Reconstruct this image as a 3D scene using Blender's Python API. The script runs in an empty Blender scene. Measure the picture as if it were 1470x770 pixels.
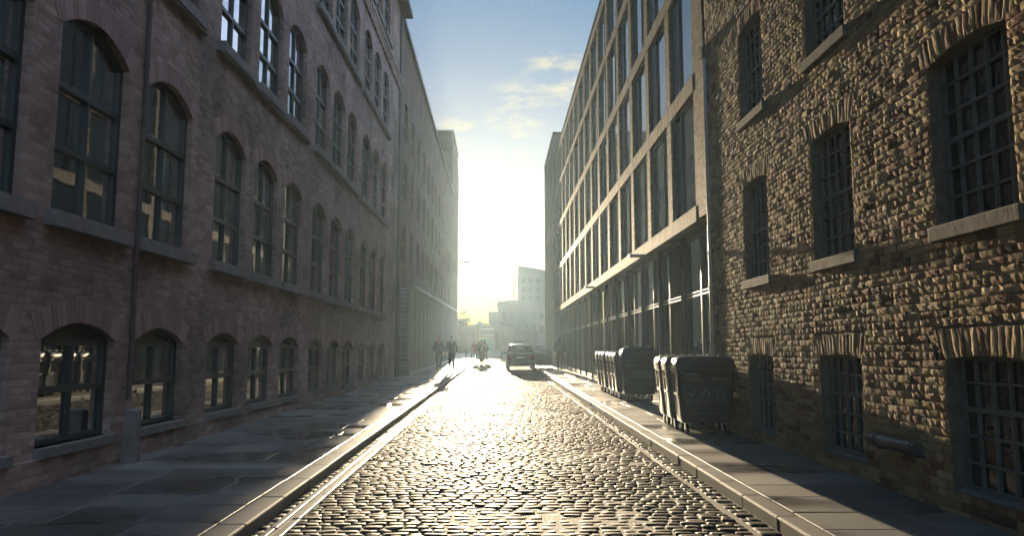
import bpy, math, random
import numpy as np
from mathutils import Vector, Matrix, noise

R = random.Random(11)
NR = np.random.default_rng(5)
SC = bpy.context.scene
COL = SC.collection
rad = math.radians

# ------------------------------------------------------------------ camera numbers
F, HC, S = 1080.0, 1.4, 0.00833
SUN_AZ, SUN_EL = rad(1.85), rad(6.9)          # azimuth to the left of the street axis (+Y)


def gz(y):
    """height of the road surface along the street"""
    if y < 58:
        return S * y
    if y < 100:
        return S * 58 + (1.4 - S * 58) * (y - 58) / 42
    return 1.4 + 0.002 * (y - 100)


# ------------------------------------------------------------------ helpers
class MB:
    def __init__(self):
        self.v, self.f, self.m = [], [], []

    def poly(self, pts, mi=0):
        b = len(self.v)
        self.v.extend([tuple(p) for p in pts])
        self.f.append(tuple(range(b, b + len(pts))))
        self.m.append(mi)

    def box(self, x0, x1, y0, y1, z0, z1, mi=0):
        b = len(self.v)
        self.v += [(x0, y0, z0), (x1, y0, z0), (x1, y1, z0), (x0, y1, z0),
                   (x0, y0, z1), (x1, y0, z1), (x1, y1, z1), (x0, y1, z1)]
        for q in ((0, 3, 2, 1), (4, 5, 6, 7), (0, 1, 5, 4), (1, 2, 6, 5), (2, 3, 7, 6), (3, 0, 4, 7)):
            self.f.append(tuple(b + i for i in q)); self.m.append(mi)

    def tube(self, pts, r, n=10, mi=0, caps=True):
        pts = [Vector(p) for p in pts]
        rs = r if isinstance(r, (list, tuple)) else [r] * len(pts)
        b = len(self.v)
        for i, p in enumerate(pts):
            t = (pts[min(i + 1, len(pts) - 1)] - pts[max(i - 1, 0)]).normalized()
            a = Vector((0, 0, 1)) if abs(t.z) < 0.9 else Vector((1, 0, 0))
            u = t.cross(a).normalized(); w = t.cross(u)
            for k in range(n):
                an = 2 * math.pi * k / n
                self.v.append(tuple(p + (u * math.cos(an) + w * math.sin(an)) * rs[i]))
        for i in range(len(pts) - 1):
            for k in range(n):
                k2 = (k + 1) % n
                self.f.append((b + i * n + k, b + i * n + k2, b + (i + 1) * n + k2, b + (i + 1) * n + k)); self.m.append(mi)
        if caps:
            self.f.append(tuple(b + k for k in range(n))[::-1]); self.m.append(mi)
            e = b + (len(pts) - 1) * n
            self.f.append(tuple(e + k for k in range(n))); self.m.append(mi)

    def loft(self, rings, mi=0, cap=True):
        b = len(self.v); n = len(rings[0])
        for r in rings:
            self.v += [tuple(p) for p in r]
        for i in range(len(rings) - 1):
            for k in range(n):
                k2 = (k + 1) % n
                self.f.append((b + i * n + k, b + i * n + k2, b + (i + 1) * n + k2, b + (i + 1) * n + k)); self.m.append(mi)
        if cap:
            self.f.append(tuple(b + k for k in range(n))[::-1]); self.m.append(mi)
            e = b + (len(rings) - 1) * n
            self.f.append(tuple(e + k for k in range(n))); self.m.append(mi)

    def mesh(self, name, mats):
        me = bpy.data.meshes.new(name)
        me.from_pydata(self.v, [], self.f)
        mats = mats if isinstance(mats, (list, tuple)) else [mats]
        for m in mats:
            me.materials.append(m)
        if len(mats) > 1:
            me.polygons.foreach_set('material_index', self.m)
        me.update()
        return me

    def build(self, name, mats, parent=None, loc=None, smooth=False, bevel=0, angle=40):
        return link(name, self.mesh(name, mats), parent, loc, smooth, bevel, angle)


def link(name, me, parent=None, loc=None, smooth=False, bevel=0, angle=40):
    o = bpy.data.objects.new(name, me)
    COL.objects.link(o)
    if parent is not None:
        o.parent = parent
    if loc is not None:
        o.location = loc
    if smooth:
        me.polygons.foreach_set('use_smooth', [True] * len(me.polygons))
        try:
            me.set_sharp_from_angle(angle=rad(angle))
        except Exception:
            pass
    if bevel:
        b = o.modifiers.new('bevel', 'BEVEL'); b.width = bevel; b.segments = 2; b.limit_method = 'ANGLE'
    return o


def np_mesh(name, verts, quads, mat, smooth=False):
    me = bpy.data.meshes.new(name)
    verts = np.asarray(verts, dtype=np.float32).reshape(-1, 3)
    quads = np.asarray(quads, dtype=np.int32).reshape(-1, 4)
    me.vertices.add(len(verts)); me.vertices.foreach_set('co', verts.ravel())
    me.loops.add(quads.size); me.loops.foreach_set('vertex_index', quads.ravel())
    me.polygons.add(len(quads))
    me.polygons.foreach_set('loop_start', np.arange(0, quads.size, 4, dtype=np.int32))
    me.materials.append(mat)
    me.polygons.foreach_set('use_smooth', np.full(len(quads), smooth, dtype=bool))
    me.update(calc_edges=True)
    me.validate()
    return me


def empty(name, loc=(0, 0, 0), rz=0, label=None, cat=None, group=None):
    o = bpy.data.objects.new(name, None)
    o.empty_display_size = 0.2
    COL.objects.link(o)
    o.location = loc; o.rotation_euler = (0, 0, rz)
    tag(o, label, cat, group)
    return o


def tag(o, label=None, cat=None, group=None, kind=None):
    if label: o['label'] = label
    if cat: o['category'] = cat
    if group: o['group'] = group
    if kind: o['kind'] = kind
    return o


def copy_tree(o, parent=None):
    c = o.copy(); COL.objects.link(c)
    if parent is not None:
        c.parent = parent
    for ch in [x for x in bpy.data.objects if x.parent == o]:
        copy_tree(ch, c)
    return c


# ------------------------------------------------------------------ materials
class NT:
    def __init__(self, m):
        self.t = m.node_tree; self.n = self.t.nodes; self.l = self.t.links

    def a(self, typ, **kw):
        nd = self.n.new(typ)
        for k, v in kw.items():
            setattr(nd, k, v)
        return nd

    def c(self, o, i):
        self.l.new(o, i)


def new_mat(name):
    m = bpy.data.materials.new(name); m.use_nodes = True
    nt = NT(m); b = nt.n['Principled BSDF']
    return m, nt, b


def ramp(nt, fac, stops):
    r = nt.a('ShaderNodeValToRGB')
    e = r.color_ramp.elements
    while len(e) < len(stops):
        e.new(0.5)
    for i, (p, c) in enumerate(stops):
        e[i].position = p; e[i].color = (*c, 1) if len(c) == 3 else c
    nt.c(fac, r.inputs[0])
    return r.outputs[0]


def noise_tex(nt, vec, scale, detail=4, rough=0.6):
    n = nt.a('ShaderNodeTexNoise'); n.inputs['Scale'].default_value = scale
    n.inputs['Detail'].default_value = detail; n.inputs['Roughness'].default_value = rough
    if vec is not None:
        nt.c(vec, n.inputs['Vector'])
    return n.outputs['Fac']


def mixc(nt, fac, a, b, mode='MIX'):
    m = nt.a('ShaderNodeMix', data_type='RGBA', blend_type=mode)
    if isinstance(fac, (int, float)): m.inputs[0].default_value = fac
    else: nt.c(fac, m.inputs[0])
    for i, x in ((6, a), (7, b)):
        if isinstance(x, tuple): m.inputs[i].default_value = (*x, 1)
        else: nt.c(x, m.inputs[i])
    return m.outputs[2]


def math_n(nt, op, a, b=None):
    m = nt.a('ShaderNodeMath', operation=op)
    if op == 'MULTIPLY_ADD': m.inputs[2].default_value = 0.5
    for i, x in ((0, a), (1, b)):
        if x is None: continue
        if isinstance(x, (int, float)): m.inputs[i].default_value = x
        else: nt.c(x, m.inputs[i])
    return m.outputs[0]


def simple(name, col, rough=0.6, metal=0.0, var=0.25, scale=6, bump=0.0, ior=None):
    m, nt, b = new_mat(name)
    tc = nt.a('ShaderNodeTexCoord').outputs['Object']
    f = noise_tex(nt, tc, scale, 5)
    lo = tuple(x * (1 - var) for x in col); hi = tuple(min(1, x * (1 + var)) for x in col)
    nt.c(ramp(nt, f, [(0.3, lo), (0.7, hi)]), b.inputs['Base Color'])
    f2 = noise_tex(nt, tc, scale * 3, 4)
    rr = nt.a('ShaderNodeMapRange'); nt.c(f2, rr.inputs[0])
    rr.inputs[3].default_value = max(0.02, rough * 0.8); rr.inputs[4].default_value = min(1, rough * 1.2)
    nt.c(rr.outputs[0], b.inputs['Roughness'])
    b.inputs['Metallic'].default_value = metal
    if ior: b.inputs['IOR'].default_value = ior
    if bump:
        bp = nt.a('ShaderNodeBump'); bp.inputs['Strength'].default_value = bump; bp.inputs['Distance'].default_value = 0.01
        nt.c(noise_tex(nt, tc, scale * 6, 6), bp.inputs['Height']); nt.c(bp.outputs[0], b.inputs['Normal'])
    return m


def brick_mat(name, c1, c2, mort, bw=0.205, rh=0.068, ms=0.008, bump=0.6, rough=0.75, vert=False, stain=0.5, dist=0.012, ior=1.25):
    m, nt, b = new_mat(name)
    tc = nt.a('ShaderNodeTexCoord').outputs['Object']
    sp = nt.a('ShaderNodeSeparateXYZ'); nt.c(tc, sp.inputs[0])
    u = math_n(nt, 'ADD', sp.outputs[0], sp.outputs[1])
    cb = nt.a('ShaderNodeCombineXYZ')
    if vert:
        nt.c(sp.outputs[2], cb.inputs[0]); nt.c(u, cb.inputs[1])
    else:
        nt.c(u, cb.inputs[0]); nt.c(sp.outputs[2], cb.inputs[1])
    wob = nt.a('ShaderNodeTexNoise'); wob.inputs['Scale'].default_value = 3.0
    nt.c(tc, wob.inputs['Vector'])
    va = nt.a('ShaderNodeVectorMath', operation='MULTIPLY_ADD'); nt.c(wob.outputs['Color'], va.inputs[0])
    va.inputs[1].default_value = (0.012, 0.012, 0); nt.c(cb.outputs[0], va.inputs[2])
    br = nt.a('ShaderNodeTexBrick')
    nt.c(va.outputs[0], br.inputs['Vector'])
    br.inputs['Scale'].default_value = 1.0
    br.inputs['Brick Width'].default_value = bw; br.inputs['Row Height'].default_value = rh
    br.inputs['Mortar Size'].default_value = ms; br.inputs['Mortar Smooth'].default_value = 0.3
    br.inputs['Color1'].default_value = (*c1, 1); br.inputs['Color2'].default_value = (*c2, 1)
    br.inputs['Mortar'].default_value = (*mort, 1)
    big = noise_tex(nt, tc, 0.7, 6, 0.65)
    fine = noise_tex(nt, tc, 40, 6, 0.7)
    dk = ramp(nt, big, [(0.3, (1 - stain,) * 3), (0.6, (1.1, 1.08, 1.06)), (0.8, (1.5, 1.48, 1.46))])
    col = mixc(nt, 1.0, br.outputs['Color'], dk, 'MULTIPLY')
    col = mixc(nt, 0.5, col, ramp(nt, fine, [(0.25, (0.5, 0.5, 0.5)), (0.75, (1.3, 1.3, 1.3))]), 'MULTIPLY')
    nt.c(col, b.inputs['Base Color'])
    b.inputs['Roughness'].default_value = rough
    b.inputs['IOR'].default_value = ior
    inv = math_n(nt, 'SUBTRACT', 1.0, br.outputs['Fac'])
    h = math_n(nt, 'ADD', math_n(nt, 'MULTIPLY', inv, 0.6), math_n(nt, 'MULTIPLY', fine, 0.35))
    md = noise_tex(nt, va.outputs[0], 9, 3)
    h = math_n(nt, 'ADD', h, math_n(nt, 'MULTIPLY', md, 0.5))
    bp = nt.a('ShaderNodeBump'); bp.inputs['Strength'].default_value = bump; bp.inputs['Distance'].default_value = dist
    nt.c(h, bp.inputs['Height']); nt.c(bp.outputs[0], b.inputs['Normal'])
    return m


def island_mat(name, stops, rough=(0.4, 0.7), bump=0.4, bscale=60, wet=None, dist=0.006, spec=None):
    """each loose stone or brick of the mesh takes its own tone"""
    m, nt, b = new_mat(name)
    g = nt.a('ShaderNodeNewGeometry')
    tc = nt.a('ShaderNodeTexCoord').outputs['Object']
    ri = g.outputs['Random Per Island']
    col = ramp(nt, ri, stops)
    fine = noise_tex(nt, tc, bscale, 6, 0.7)
    big = noise_tex(nt, tc, 0.8, 5, 0.6)
    col = mixc(nt, 0.6, col, ramp(nt, fine, [(0.25, (0.55, 0.55, 0.55)), (0.75, (1.35, 1.35, 1.3))]), 'MULTIPLY')
    col = mixc(nt, 0.7, col, ramp(nt, big, [(0.3, (0.65, 0.65, 0.66)), (0.7, (1.15, 1.13, 1.1))]), 'MULTIPLY')
    rr = nt.a('ShaderNodeMapRange'); rr.inputs[3].default_value = rough[0]; rr.inputs[4].default_value = rough[1]
    nt.c(fine, rr.inputs[0])
    ro = rr.outputs[0]
    if wet:
        w = nt.a('ShaderNodeMapping'); nt.c(tc, w.inputs[0]); w.inputs['Scale'].default_value = wet
        wf = noise_tex(nt, w.outputs[0], 1.0, 3, 0.5)
        wm = ramp(nt, wf, [(0.42, (0, 0, 0)), (0.62, (1, 1, 1))])
        col = mixc(nt, wm, col, mixc(nt, 1.0, col, (0.5, 0.5, 0.52), 'MULTIPLY'))
        ro = mixc(nt, wm, ro, (0.16, 0.16, 0.16))
    nt.c(col, b.inputs['Base Color'])
    nt.c(ro, b.inputs['Roughness'])
    if spec is not None:
        b.inputs['Specular IOR Level'].default_value = spec
    bp = nt.a('ShaderNodeBump'); bp.inputs['Strength'].default_value = bump; bp.inputs['Distance'].default_value = dist
    nt.c(noise_tex(nt, tc, bscale * 0.8, 5, 0.65), bp.inputs['Height']); nt.c(bp.outputs[0], b.inputs['Normal'])
    return m


def glass_mat(name, col=(0.012, 0.016, 0.018), ior=1.9, wob=0.05, sc=2.5, rough=0.015):
    m, nt, b = new_mat(name)
    tc = nt.a('ShaderNodeTexCoord').outputs['Object']
    b.inputs['Base Color'].default_value = (*col, 1)
    b.inputs['Roughness'].default_value = rough
    b.inputs['IOR'].default_value = ior
    bp = nt.a('ShaderNodeBump'); bp.inputs['Strength'].default_value = wob; bp.inputs['Distance'].default_value = 0.05
    nt.c(noise_tex(nt, tc, sc, 2, 0.5), bp.inputs['Height']); nt.c(bp.outputs[0], b.inputs['Normal'])
    return m


M = {}
M['brick_left'] = brick_mat('dark_red_brick', (0.28, 0.185, 0.16), (0.46, 0.335, 0.285), (0.30, 0.265, 0.245), bump=0.9, stain=0.6)
M['brick_far'] = brick_mat('far_brown_brick', (0.12, 0.075, 0.05), (0.20, 0.13, 0.09), (0.10, 0.085, 0.07))
M['brick_right'] = brick_mat('stock_brick_plain', (0.24, 0.18, 0.115), (0.34, 0.26, 0.17), (0.2, 0.17, 0.13), bump=0.9)
M['brick_modern'] = brick_mat('pale_buff_brick', (0.19, 0.155, 0.11), (0.38, 0.32, 0.245), (0.16, 0.14, 0.11), bump=1.0, dist=0.03, ior=1.08)
M['soldier_modern'] = brick_mat('pale_buff_soldier_brick', (0.19, 0.155, 0.11), (0.38, 0.32, 0.245), (0.16, 0.14, 0.11), bw=0.33, rh=0.075, bump=1.0, vert=True, dist=0.03, ior=1.08)
M['brick_loose'] = island_mat('rough_stock_brick', [(0.0, (0.15, 0.10, 0.065)), (0.12, (0.30, 0.18, 0.115)), (0.3, (0.36, 0.235, 0.145)), (0.36, (0.33, 0.25, 0.14)), (0.7, (0.42, 0.32, 0.18)), (1.0, (0.50, 0.39, 0.235))],
                              rough=(0.8, 1.0), spec=0.15, bump=0.4, bscale=60, dist=0.004)
M['mortar'] = simple('lime_mortar', (0.17, 0.145, 0.11), 0.9, var=0.3, scale=20, bump=0.6)
M['voussoir'] = island_mat('arch_brick', [(0.0, (0.26, 0.16, 0.145)), (0.5, (0.34, 0.215, 0.195)), (1.0, (0.42, 0.28, 0.25))], rough=(0.6, 0.85), bump=0.5)
M['stone'] = simple('weathered_sandstone', (0.17, 0.15, 0.12), 0.85, var=0.3, scale=7, bump=0.12)
M['stone_dark'] = simple('sooty_stone', (0.19, 0.175, 0.165), 0.75, var=0.3, scale=5, bump=0.5)
M['sett'] = island_mat('granite_sett', [(0.0, (0.04, 0.036, 0.028)), (0.5, (0.08, 0.067, 0.047)), (1.0, (0.14, 0.113, 0.075))], rough=(0.48, 0.75), spec=0.03, bump=0.3, bscale=45, dist=0.004)
M['joint'] = simple('gritty_joint', (0.06, 0.052, 0.042), 0.8, var=0.4, scale=30, bump=0.6)
M['flag'] = island_mat('paving_flag', [(0.0, (0.10, 0.096, 0.092)), (0.5, (0.17, 0.16, 0.15)), (1.0, (0.26, 0.245, 0.225))], rough=(0.45, 0.7), bump=0.35, bscale=40, wet=(0.55, 1.1, 1.0))
M['kerb'] = island_mat('granite_kerb', [(0.0, (0.12, 0.115, 0.105)), (1.0, (0.19, 0.18, 0.16))], rough=(0.5, 0.75), spec=0.25, bump=0.4, bscale=90)
M['strip'] = island_mat('smooth_channel_stone', [(0.0, (0.11, 0.105, 0.1)), (1.0, (0.19, 0.18, 0.165))], rough=(0.35, 0.55), spec=0.3, bump=0.25, bscale=50)
M['asphalt'] = simple('asphalt', (0.05, 0.05, 0.05), 0.7, var=0.3, scale=15, bump=0.5)
M['frame_left'] = simple('dark_green_window_paint', (0.03, 0.045, 0.045), 0.4, var=0.2)
M['frame_right'] = simple('grey_steel_glazing_bar', (0.14, 0.16, 0.16), 0.5, var=0.25, scale=12)
M['frame_modern'] = simple('bronze_aluminium', (0.05, 0.05, 0.048), 0.3, metal=0.6, var=0.15)
M['glass_left'] = glass_mat('left_window_glass', (0.02, 0.035, 0.04), ior=5.5, wob=0.03, sc=1.6)
M['glass_right'] = glass_mat('right_window_glass', ior=1.7, wob=0.12, sc=4)
M['glass_modern'] = glass_mat('modern_window_glass', (0.03, 0.11, 0.155), ior=2.2, wob=0.01, sc=0.5)
M['lead'] = simple('painted_iron_pipe', (0.10, 0.10, 0.10), 0.4, metal=0.3, var=0.2)
M['steel'] = simple('brushed_steel_pipe', (0.45, 0.44, 0.42), 0.3, metal=0.9, var=0.15)
M['roof'] = simple('dark_roof', (0.06, 0.06, 0.065), 0.6, var=0.2)
M['panel'] = simple('dark_grey_cladding', (0.11, 0.115, 0.115), 0.5, var=0.15)
M['matt_grey'] = simple('matt_grey_render', (0.13, 0.135, 0.13), 0.95, var=0.15)
M['matt_grey'].node_tree.nodes['Principled BSDF'].inputs['IOR'].default_value = 1.0
M['matt_dark'] = simple('matt_dark_cladding', (0.045, 0.05, 0.05), 0.95, var=0.15)
M['matt_dark'].node_tree.nodes['Principled BSDF'].inputs['IOR'].default_value = 1.0
M['pipe_brown'] = simple('brown_painted_pipe', (0.09, 0.07, 0.065), 0.7, var=0.2)
M['hoarding'] = simple('dark_hoarding_paint', (0.045, 0.05, 0.05), 0.6, var=0.15)
M['slat'] = simple('pale_louvre_slat', (0.6, 0.58, 0.54), 0.5, var=0.1)
M['cream'] = simple('cream_concrete', (0.5, 0.46, 0.4), 0.7, var=0.1)
M['timber'] = simple('dark_timber_slat', (0.10, 0.08, 0.06), 0.5, var=0.3, scale=9)
M['timber'].node_tree.nodes['Principled BSDF'].inputs['IOR'].default_value = 1.0
M['curtain'] = simple('pale_blind', (0.20, 0.24, 0.25), 0.6, var=0.15)
M['bin'] = simple('dark_bin_plastic', (0.022, 0.03, 0.03), 0.36, var=0.3, scale=8, bump=0.08)
M['bin_lid'] = simple('black_bin_lid_plastic', (0.02, 0.024, 0.027), 0.3, var=0.3, scale=8, bump=0.1)
M['galv'] = simple('galvanised_steel', (0.35, 0.36, 0.36), 0.4, metal=0.8, var=0.2)
M['rubber'] = simple('black_rubber', (0.02, 0.02, 0.02), 0.75, var=0.2)
M['print'] = simple('faded_pale_print', (0.30, 0.33, 0.33), 0.6, var=0.15)
M['print_dim'] = simple('faded_grey_print', (0.15, 0.18, 0.18), 0.6, var=0.15)
M['carpaint'] = simple('dark_blue_car_paint', (0.025, 0.035, 0.05), 0.25, metal=0.3, var=0.05)
M['carglass'] = glass_mat('car_glass', (0.02, 0.025, 0.03), 1.6, 0.0)
M['taillamp'] = simple('red_lamp_lens', (0.3, 0.02, 0.02), 0.2, var=0.05)
M['plate'] = simple('pale_number_plate', (0.6, 0.58, 0.5), 0.5, var=0.05)
M['skin'] = simple('skin', (0.5, 0.32, 0.24), 0.5, var=0.1)
M['hair'] = simple('dark_hair', (0.03, 0.022, 0.018), 0.6, var=0.2)
M['cloth_dark'] = simple('dark_coat_cloth', (0.03, 0.032, 0.036), 0.85, var=0.2, scale=20)
M['cloth_navy'] = simple('navy_cloth', (0.03, 0.04, 0.07), 0.85, var=0.2, scale=20)
M['cloth_red'] = simple('red_cloth', (0.35, 0.05, 0.06), 0.85, var=0.2, scale=20)
M['denim'] = simple('dark_denim', (0.04, 0.05, 0.075), 0.85, var=0.2, scale=20)
M['tan'] = simple('tan_cardboard', (0.6, 0.45, 0.25), 0.7, var=0.1)
M['gate'] = simple('green_gate_paint', (0.05, 0.20, 0.13), 0.5, var=0.15)
M['leaf'] = None
M['bark'] = simple('grey_bark', (0.08, 0.065, 0.05), 0.9, var=0.3, scale=12, bump=0.6)


def leaf_mat(name, lo, hi):
    m, nt, b = new_mat(name)
    g = nt.a('ShaderNodeNewGeometry')
    nt.c(ramp(nt, g.outputs['Random Per Island'], [(0.0, lo), (1.0, hi)]), b.inputs['Base Color'])
    b.inputs['Roughness'].default_value = 0.6
    tr = nt.a('ShaderNodeBsdfTranslucent'); tr.inputs[0].default_value = (*[x * 1.3 for x in hi], 1)
    mx = nt.a('ShaderNodeMixShader'); mx.inputs[0].default_value = 0.35
    nt.c(b.outputs[0], mx.inputs[1]); nt.c(tr.outputs[0], mx.inputs[2])
    nt.c(mx.outputs[0], nt.n['Material Output'].inputs[0])
    return m


M['leaf'] = leaf_mat('tree_leaf', (0.05, 0.065, 0.02), (0.11, 0.11, 0.035))

# ------------------------------------------------------------------ ground, road, pavements
YS = [-30, -10] + list(range(0, 58, 4)) + [58, 64, 72, 80, 90, 100, 120, 146]


def strip_mesh(mb, x0, x1, dz, ys, mi=0):
    for a, b in zip(ys[:-1], ys[1:]):
        mb.poly([(x0, a, gz(a) + dz), (x1, a, gz(a) + dz), (x1, b, gz(b) + dz), (x0, b, gz(b) + dz)], mi)


mb = MB(); strip_mesh(mb, -60, 60, -0.06, YS)
tag(mb.build('ground', M['asphalt']), kind='structure')

XL, XR = -1.83, 2.13          # kerb faces
KH = 0.10


def und(x, y):
    return 0.012 * noise.noise(Vector((x * 0.8, y * 0.55, 3.1))) + 0.006 * noise.noise(Vector((x * 2.1, y * 1.7, 9.0)))


def setts_block(rows, nx, ny, along=False):
    """rows: list of (cx, cy, hx, hy) of each stone"""
    A = np.array(rows)
    n = len(A)
    # grid lines crowd at the edges so that tops stay nearly flat and the arrises round off
    tab = {7: ([-1, -.92, -.74, 0, .74, .92, 1], [0, .82, .97, 1, .97, .82, 0]), 6: ([-1, -.90, -.62, .62, .90, 1], [0, .80, .98, .98, .80, 0]),
           5: ([-1, -.86, 0, .86, 1], [0, .9, 1, .9, 0]), 4: ([-1, -.82, .82, 1], [0, .92, .92, 0])}
    u, hu = map(np.array, tab[nx]); v, hv = map(np.array, tab[ny])
    U, V = np.meshgrid(u, v, indexing='ij')
    U = U.ravel(); V = V.ravel()
    HU, HV = np.meshgrid(hu, hv, indexing='ij')
    H = (HU * HV).ravel()
    sx = 1 - 0.10 * V ** 4; sy = 1 - 0.10 * U ** 4
    vx = A[:, 0:1] + U * sx * A[:, 2:3]
    vy = A[:, 1:2] + V * sy * A[:, 3:4]
    if along:
        pass
    vx = vx + NR.normal(0, 0.004, vx.shape); vy = vy + NR.normal(0, 0.0032, vy.shape)
    tx = NR.normal(0, 0.022, (n, 1)); ty = NR.normal(0, 0.024, (n, 1))
    top = 0.026 + NR.normal(0, 0.0018, (n, 1)) - 0.005 * (NR.random((n, 1)) < 0.05)
    base = np.array([gz(y) + und(x, y) for x, y in A[:, :2]])[:, None]
    vz = base - 0.026 + top * H + (U * A[:, 2:3] * tx + V * A[:, 3:4] * ty) * (H > 0.05) + NR.normal(0, 0.0009, vx.shape) * (H > 0.05)
    # sheared to follow the slope of the street
    vz = vz + (vy - A[:, 1:2]) * S
    P = np.stack([vx, vy, vz], -1).reshape(-1, 3)
    q = []
    for i in range(nx - 1):
        for j in range(ny - 1):
            q.append((i * ny + j, (i + 1) * ny + j, (i + 1) * ny + j + 1, i * ny + j + 1))
    q = np.array(q)
    Q = (q[None] + (np.arange(n) * nx * ny)[:, None, None]).reshape(-1, 4)
    return P, Q


def sett_rows(y0, y1, x0, x1, ph=0.106):
    out = []; y = y0
    while y < y1:
        p = ph * R.uniform(0.82, 1.18) * (1 + 0.12 * noise.noise(Vector((0, y * 0.7, 1))))
        x = x0 + R.uniform(-0.02, 0.0)
        x += 0
        first = True
        while x < x1 - 0.06:
            w = R.choice((R.uniform(0.085, 0.13), R.uniform(0.12, 0.17), R.uniform(0.15, 0.22)))
            if first: w *= R.uniform(0.5, 1.0); first = False
            if x + w > x1 - 0.05: w = x1 - x
            wob = 0.04 * noise.noise(Vector((x * 0.9, y * 0.25, 5))) + R.gauss(0, 0.006)
            out.append((x + w / 2, y + p / 2 + wob, w / 2 - R.uniform(0.001, 0.005), p / 2 - R.uniform(0.001, 0.005)))
            x += w
        y += p
    return out


near = sett_rows(1.5, 24, -1.575, 1.915)
far = sett_rows(24, 76, -1.575, 1.915)
bandr = sett_rows(1.5, 24, 1.975, XR - 0.005, 0.15)
bandr2 = sett_rows(24, 62, 1.975, XR - 0.005, 0.15)
bandl = sett_rows(1.5, 24, XL + 0.005, -1.755, 0.15)
Pn, Qn = setts_block(near + bandr + bandl, 7, 6)
Pf, Qf = setts_block(far + bandr2, 5, 4)
road = link('road', np_mesh('road', np.vstack([Pn, Pf]), np.vstack([Qn, Qf + len(Pn)]), M['sett'], True))
tag(road, kind='structure')
mb = MB(); strip_mesh(mb, XL, XR, -0.011, YS)
strip_mesh(mb, -25, 25, -0.03, [76, 80, 90, 100])
tag(mb.build('road_joint_bed', M['joint']), kind='structure')


def rounded_run(x0, x1, y0, y1, step, zt, h, gap=0.004, jit=0.004, ns=5, r=0.02):
    """a row of long stones lying along the street with rounded arrises"""
    P = []; Q = []; y = y0
    while y < y1:
        L = step * R.uniform(0.8, 1.2)
        z = zt + R.gauss(0, jit); ox = R.gauss(0, 0.002); tl = R.gauss(0, 0.0015)
        prof = [(x0, -h), (x0, -r), (x0 + r * 0.3, -r * 0.3), (x0 + r, 0), (x1 - r, 0), (x1 - r * 0.3, -r * 0.3), (x1, -r), (x1, -h)]
        b = len(P)
        for yy, dz in ((y + gap, -h), (y + gap, -0.004), (y + gap + 0.012, 0), (y + L - gap - 0.012, 0), (y + L - gap, -0.004), (y + L - gap, -h)):
            for (px, pz) in prof:
                zz = pz if dz > -h else min(pz, -h)
                P.append((px + ox, yy, gz(yy) + z + max(zz + (dz if dz > -h else 0), -h) + (px - (x0 + x1) / 2) * tl))
        n = len(prof)
        for i in range(5):
            for k in range(n - 1):
                Q.append((b + i * n + k, b + i * n + k + 1, b + (i + 1) * n + k + 1, b + (i + 1) * n + k))
        y += L
    return P, Q


# smooth twin channel strips on the left, one narrow one on the right
P, Q = [], []
for (a, b_, zt) in ((-1.755, -1.69, 0.004), (-1.655, -1.585, 0.006), (1.925, 1.965, -0.012)):
    p, q = rounded_run(a, b_, 1.5, 72, 0.9, zt, 0.05, 0.002, 0.0025, r=0.014)
    Q += [tuple(i + len(P) for i in t) for t in q]; P += p
tag(link('drain_channel', np_mesh('drain_channel', P, Q, M['strip'], False)), kind='structure')
# kerbs
P, Q = rounded_run(XL - 0.21, XL, 1.0, 82, 0.95, KH, 0.2, 0.002, 0.0012, r=0.016)
p, q = rounded_run(XR, XR + 0.17, 1.0, 58, 0.75, KH, 0.2, 0.002, 0.0015, r=0.016)
Q += [tuple(i + len(P) for i in t) for t in q]; P += p
tag(link('kerb', np_mesh('kerb', P, Q, M['kerb'], False)), kind='structure')


def flags(name, x0, x1, y0, y1, xw):
    P, Q = [], []
    y = y0
    while y < y1:
        d = R.choice([0.45, 0.55, 0.6, 0.7])
        x = x0
        w = R.uniform(0.3, 0.8)
        while x < x1 - 0.02:
            w = R.uniform(0.45, 0.95) if xw is None else xw
            if x + w > x1 - 0.25: w = x1 - x
            g = 0.005
            zt = KH + R.gauss(0.0, 0.0012); tx = R.gauss(0, 0.0012); ty = R.gauss(0, 0.0015)
            b = len(P)
            e = 0.006
            for (dx, dy, dz) in ((g, g, -0.03), (w - g, g, -0.03), (w - g, d - g, -0.03), (g, d - g, -0.03),
                                 (g, g, -0.004), (w - g, g, -0.004), (w - g, d - g, -0.004), (g, d - g, -0.004),
                                 (g + e, g + e, 0), (w - g - e, g + e, 0), (w - g - e, d - g - e, 0), (g + e, d - g - e, 0)):
                P.append((x + dx, y + dy, gz(y + dy) + zt + dz + (dx - w / 2) * tx + (dy - d / 2) * ty))
            for k in range(4):
                k2 = (k + 1) % 4
                Q.append((b + k, b + k2, b + 4 + k2, b + 4 + k)); Q.append((b + 4 + k, b + 4 + k2, b + 8 + k2, b + 8 + k))
            Q.append((b + 8, b + 9, b + 10, b + 11))
            x += w
        y += d
    tag(link(name, np_mesh(name, P, Q, M['flag'])), kind='structure')


flags('pavement', -4.75, XL - 0.212, 1.5, 84, None)
flags('pavement', XR + 0.172, 4.1, 1.5, 58, None)
mb = MB()
strip_mesh(mb, -6.0, XL - 0.1, KH - 0.02, [y_ for y_ in YS if y_ <= 84]); strip_mesh(mb, XR + 0.1, 6.0, KH - 0.02, [-30, -10] + list(range(0, 59, 4)))
tag(mb.build('pavement_bed', M['joint']), kind='structure')

# ------------------------------------------------------------------ building generators


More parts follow.
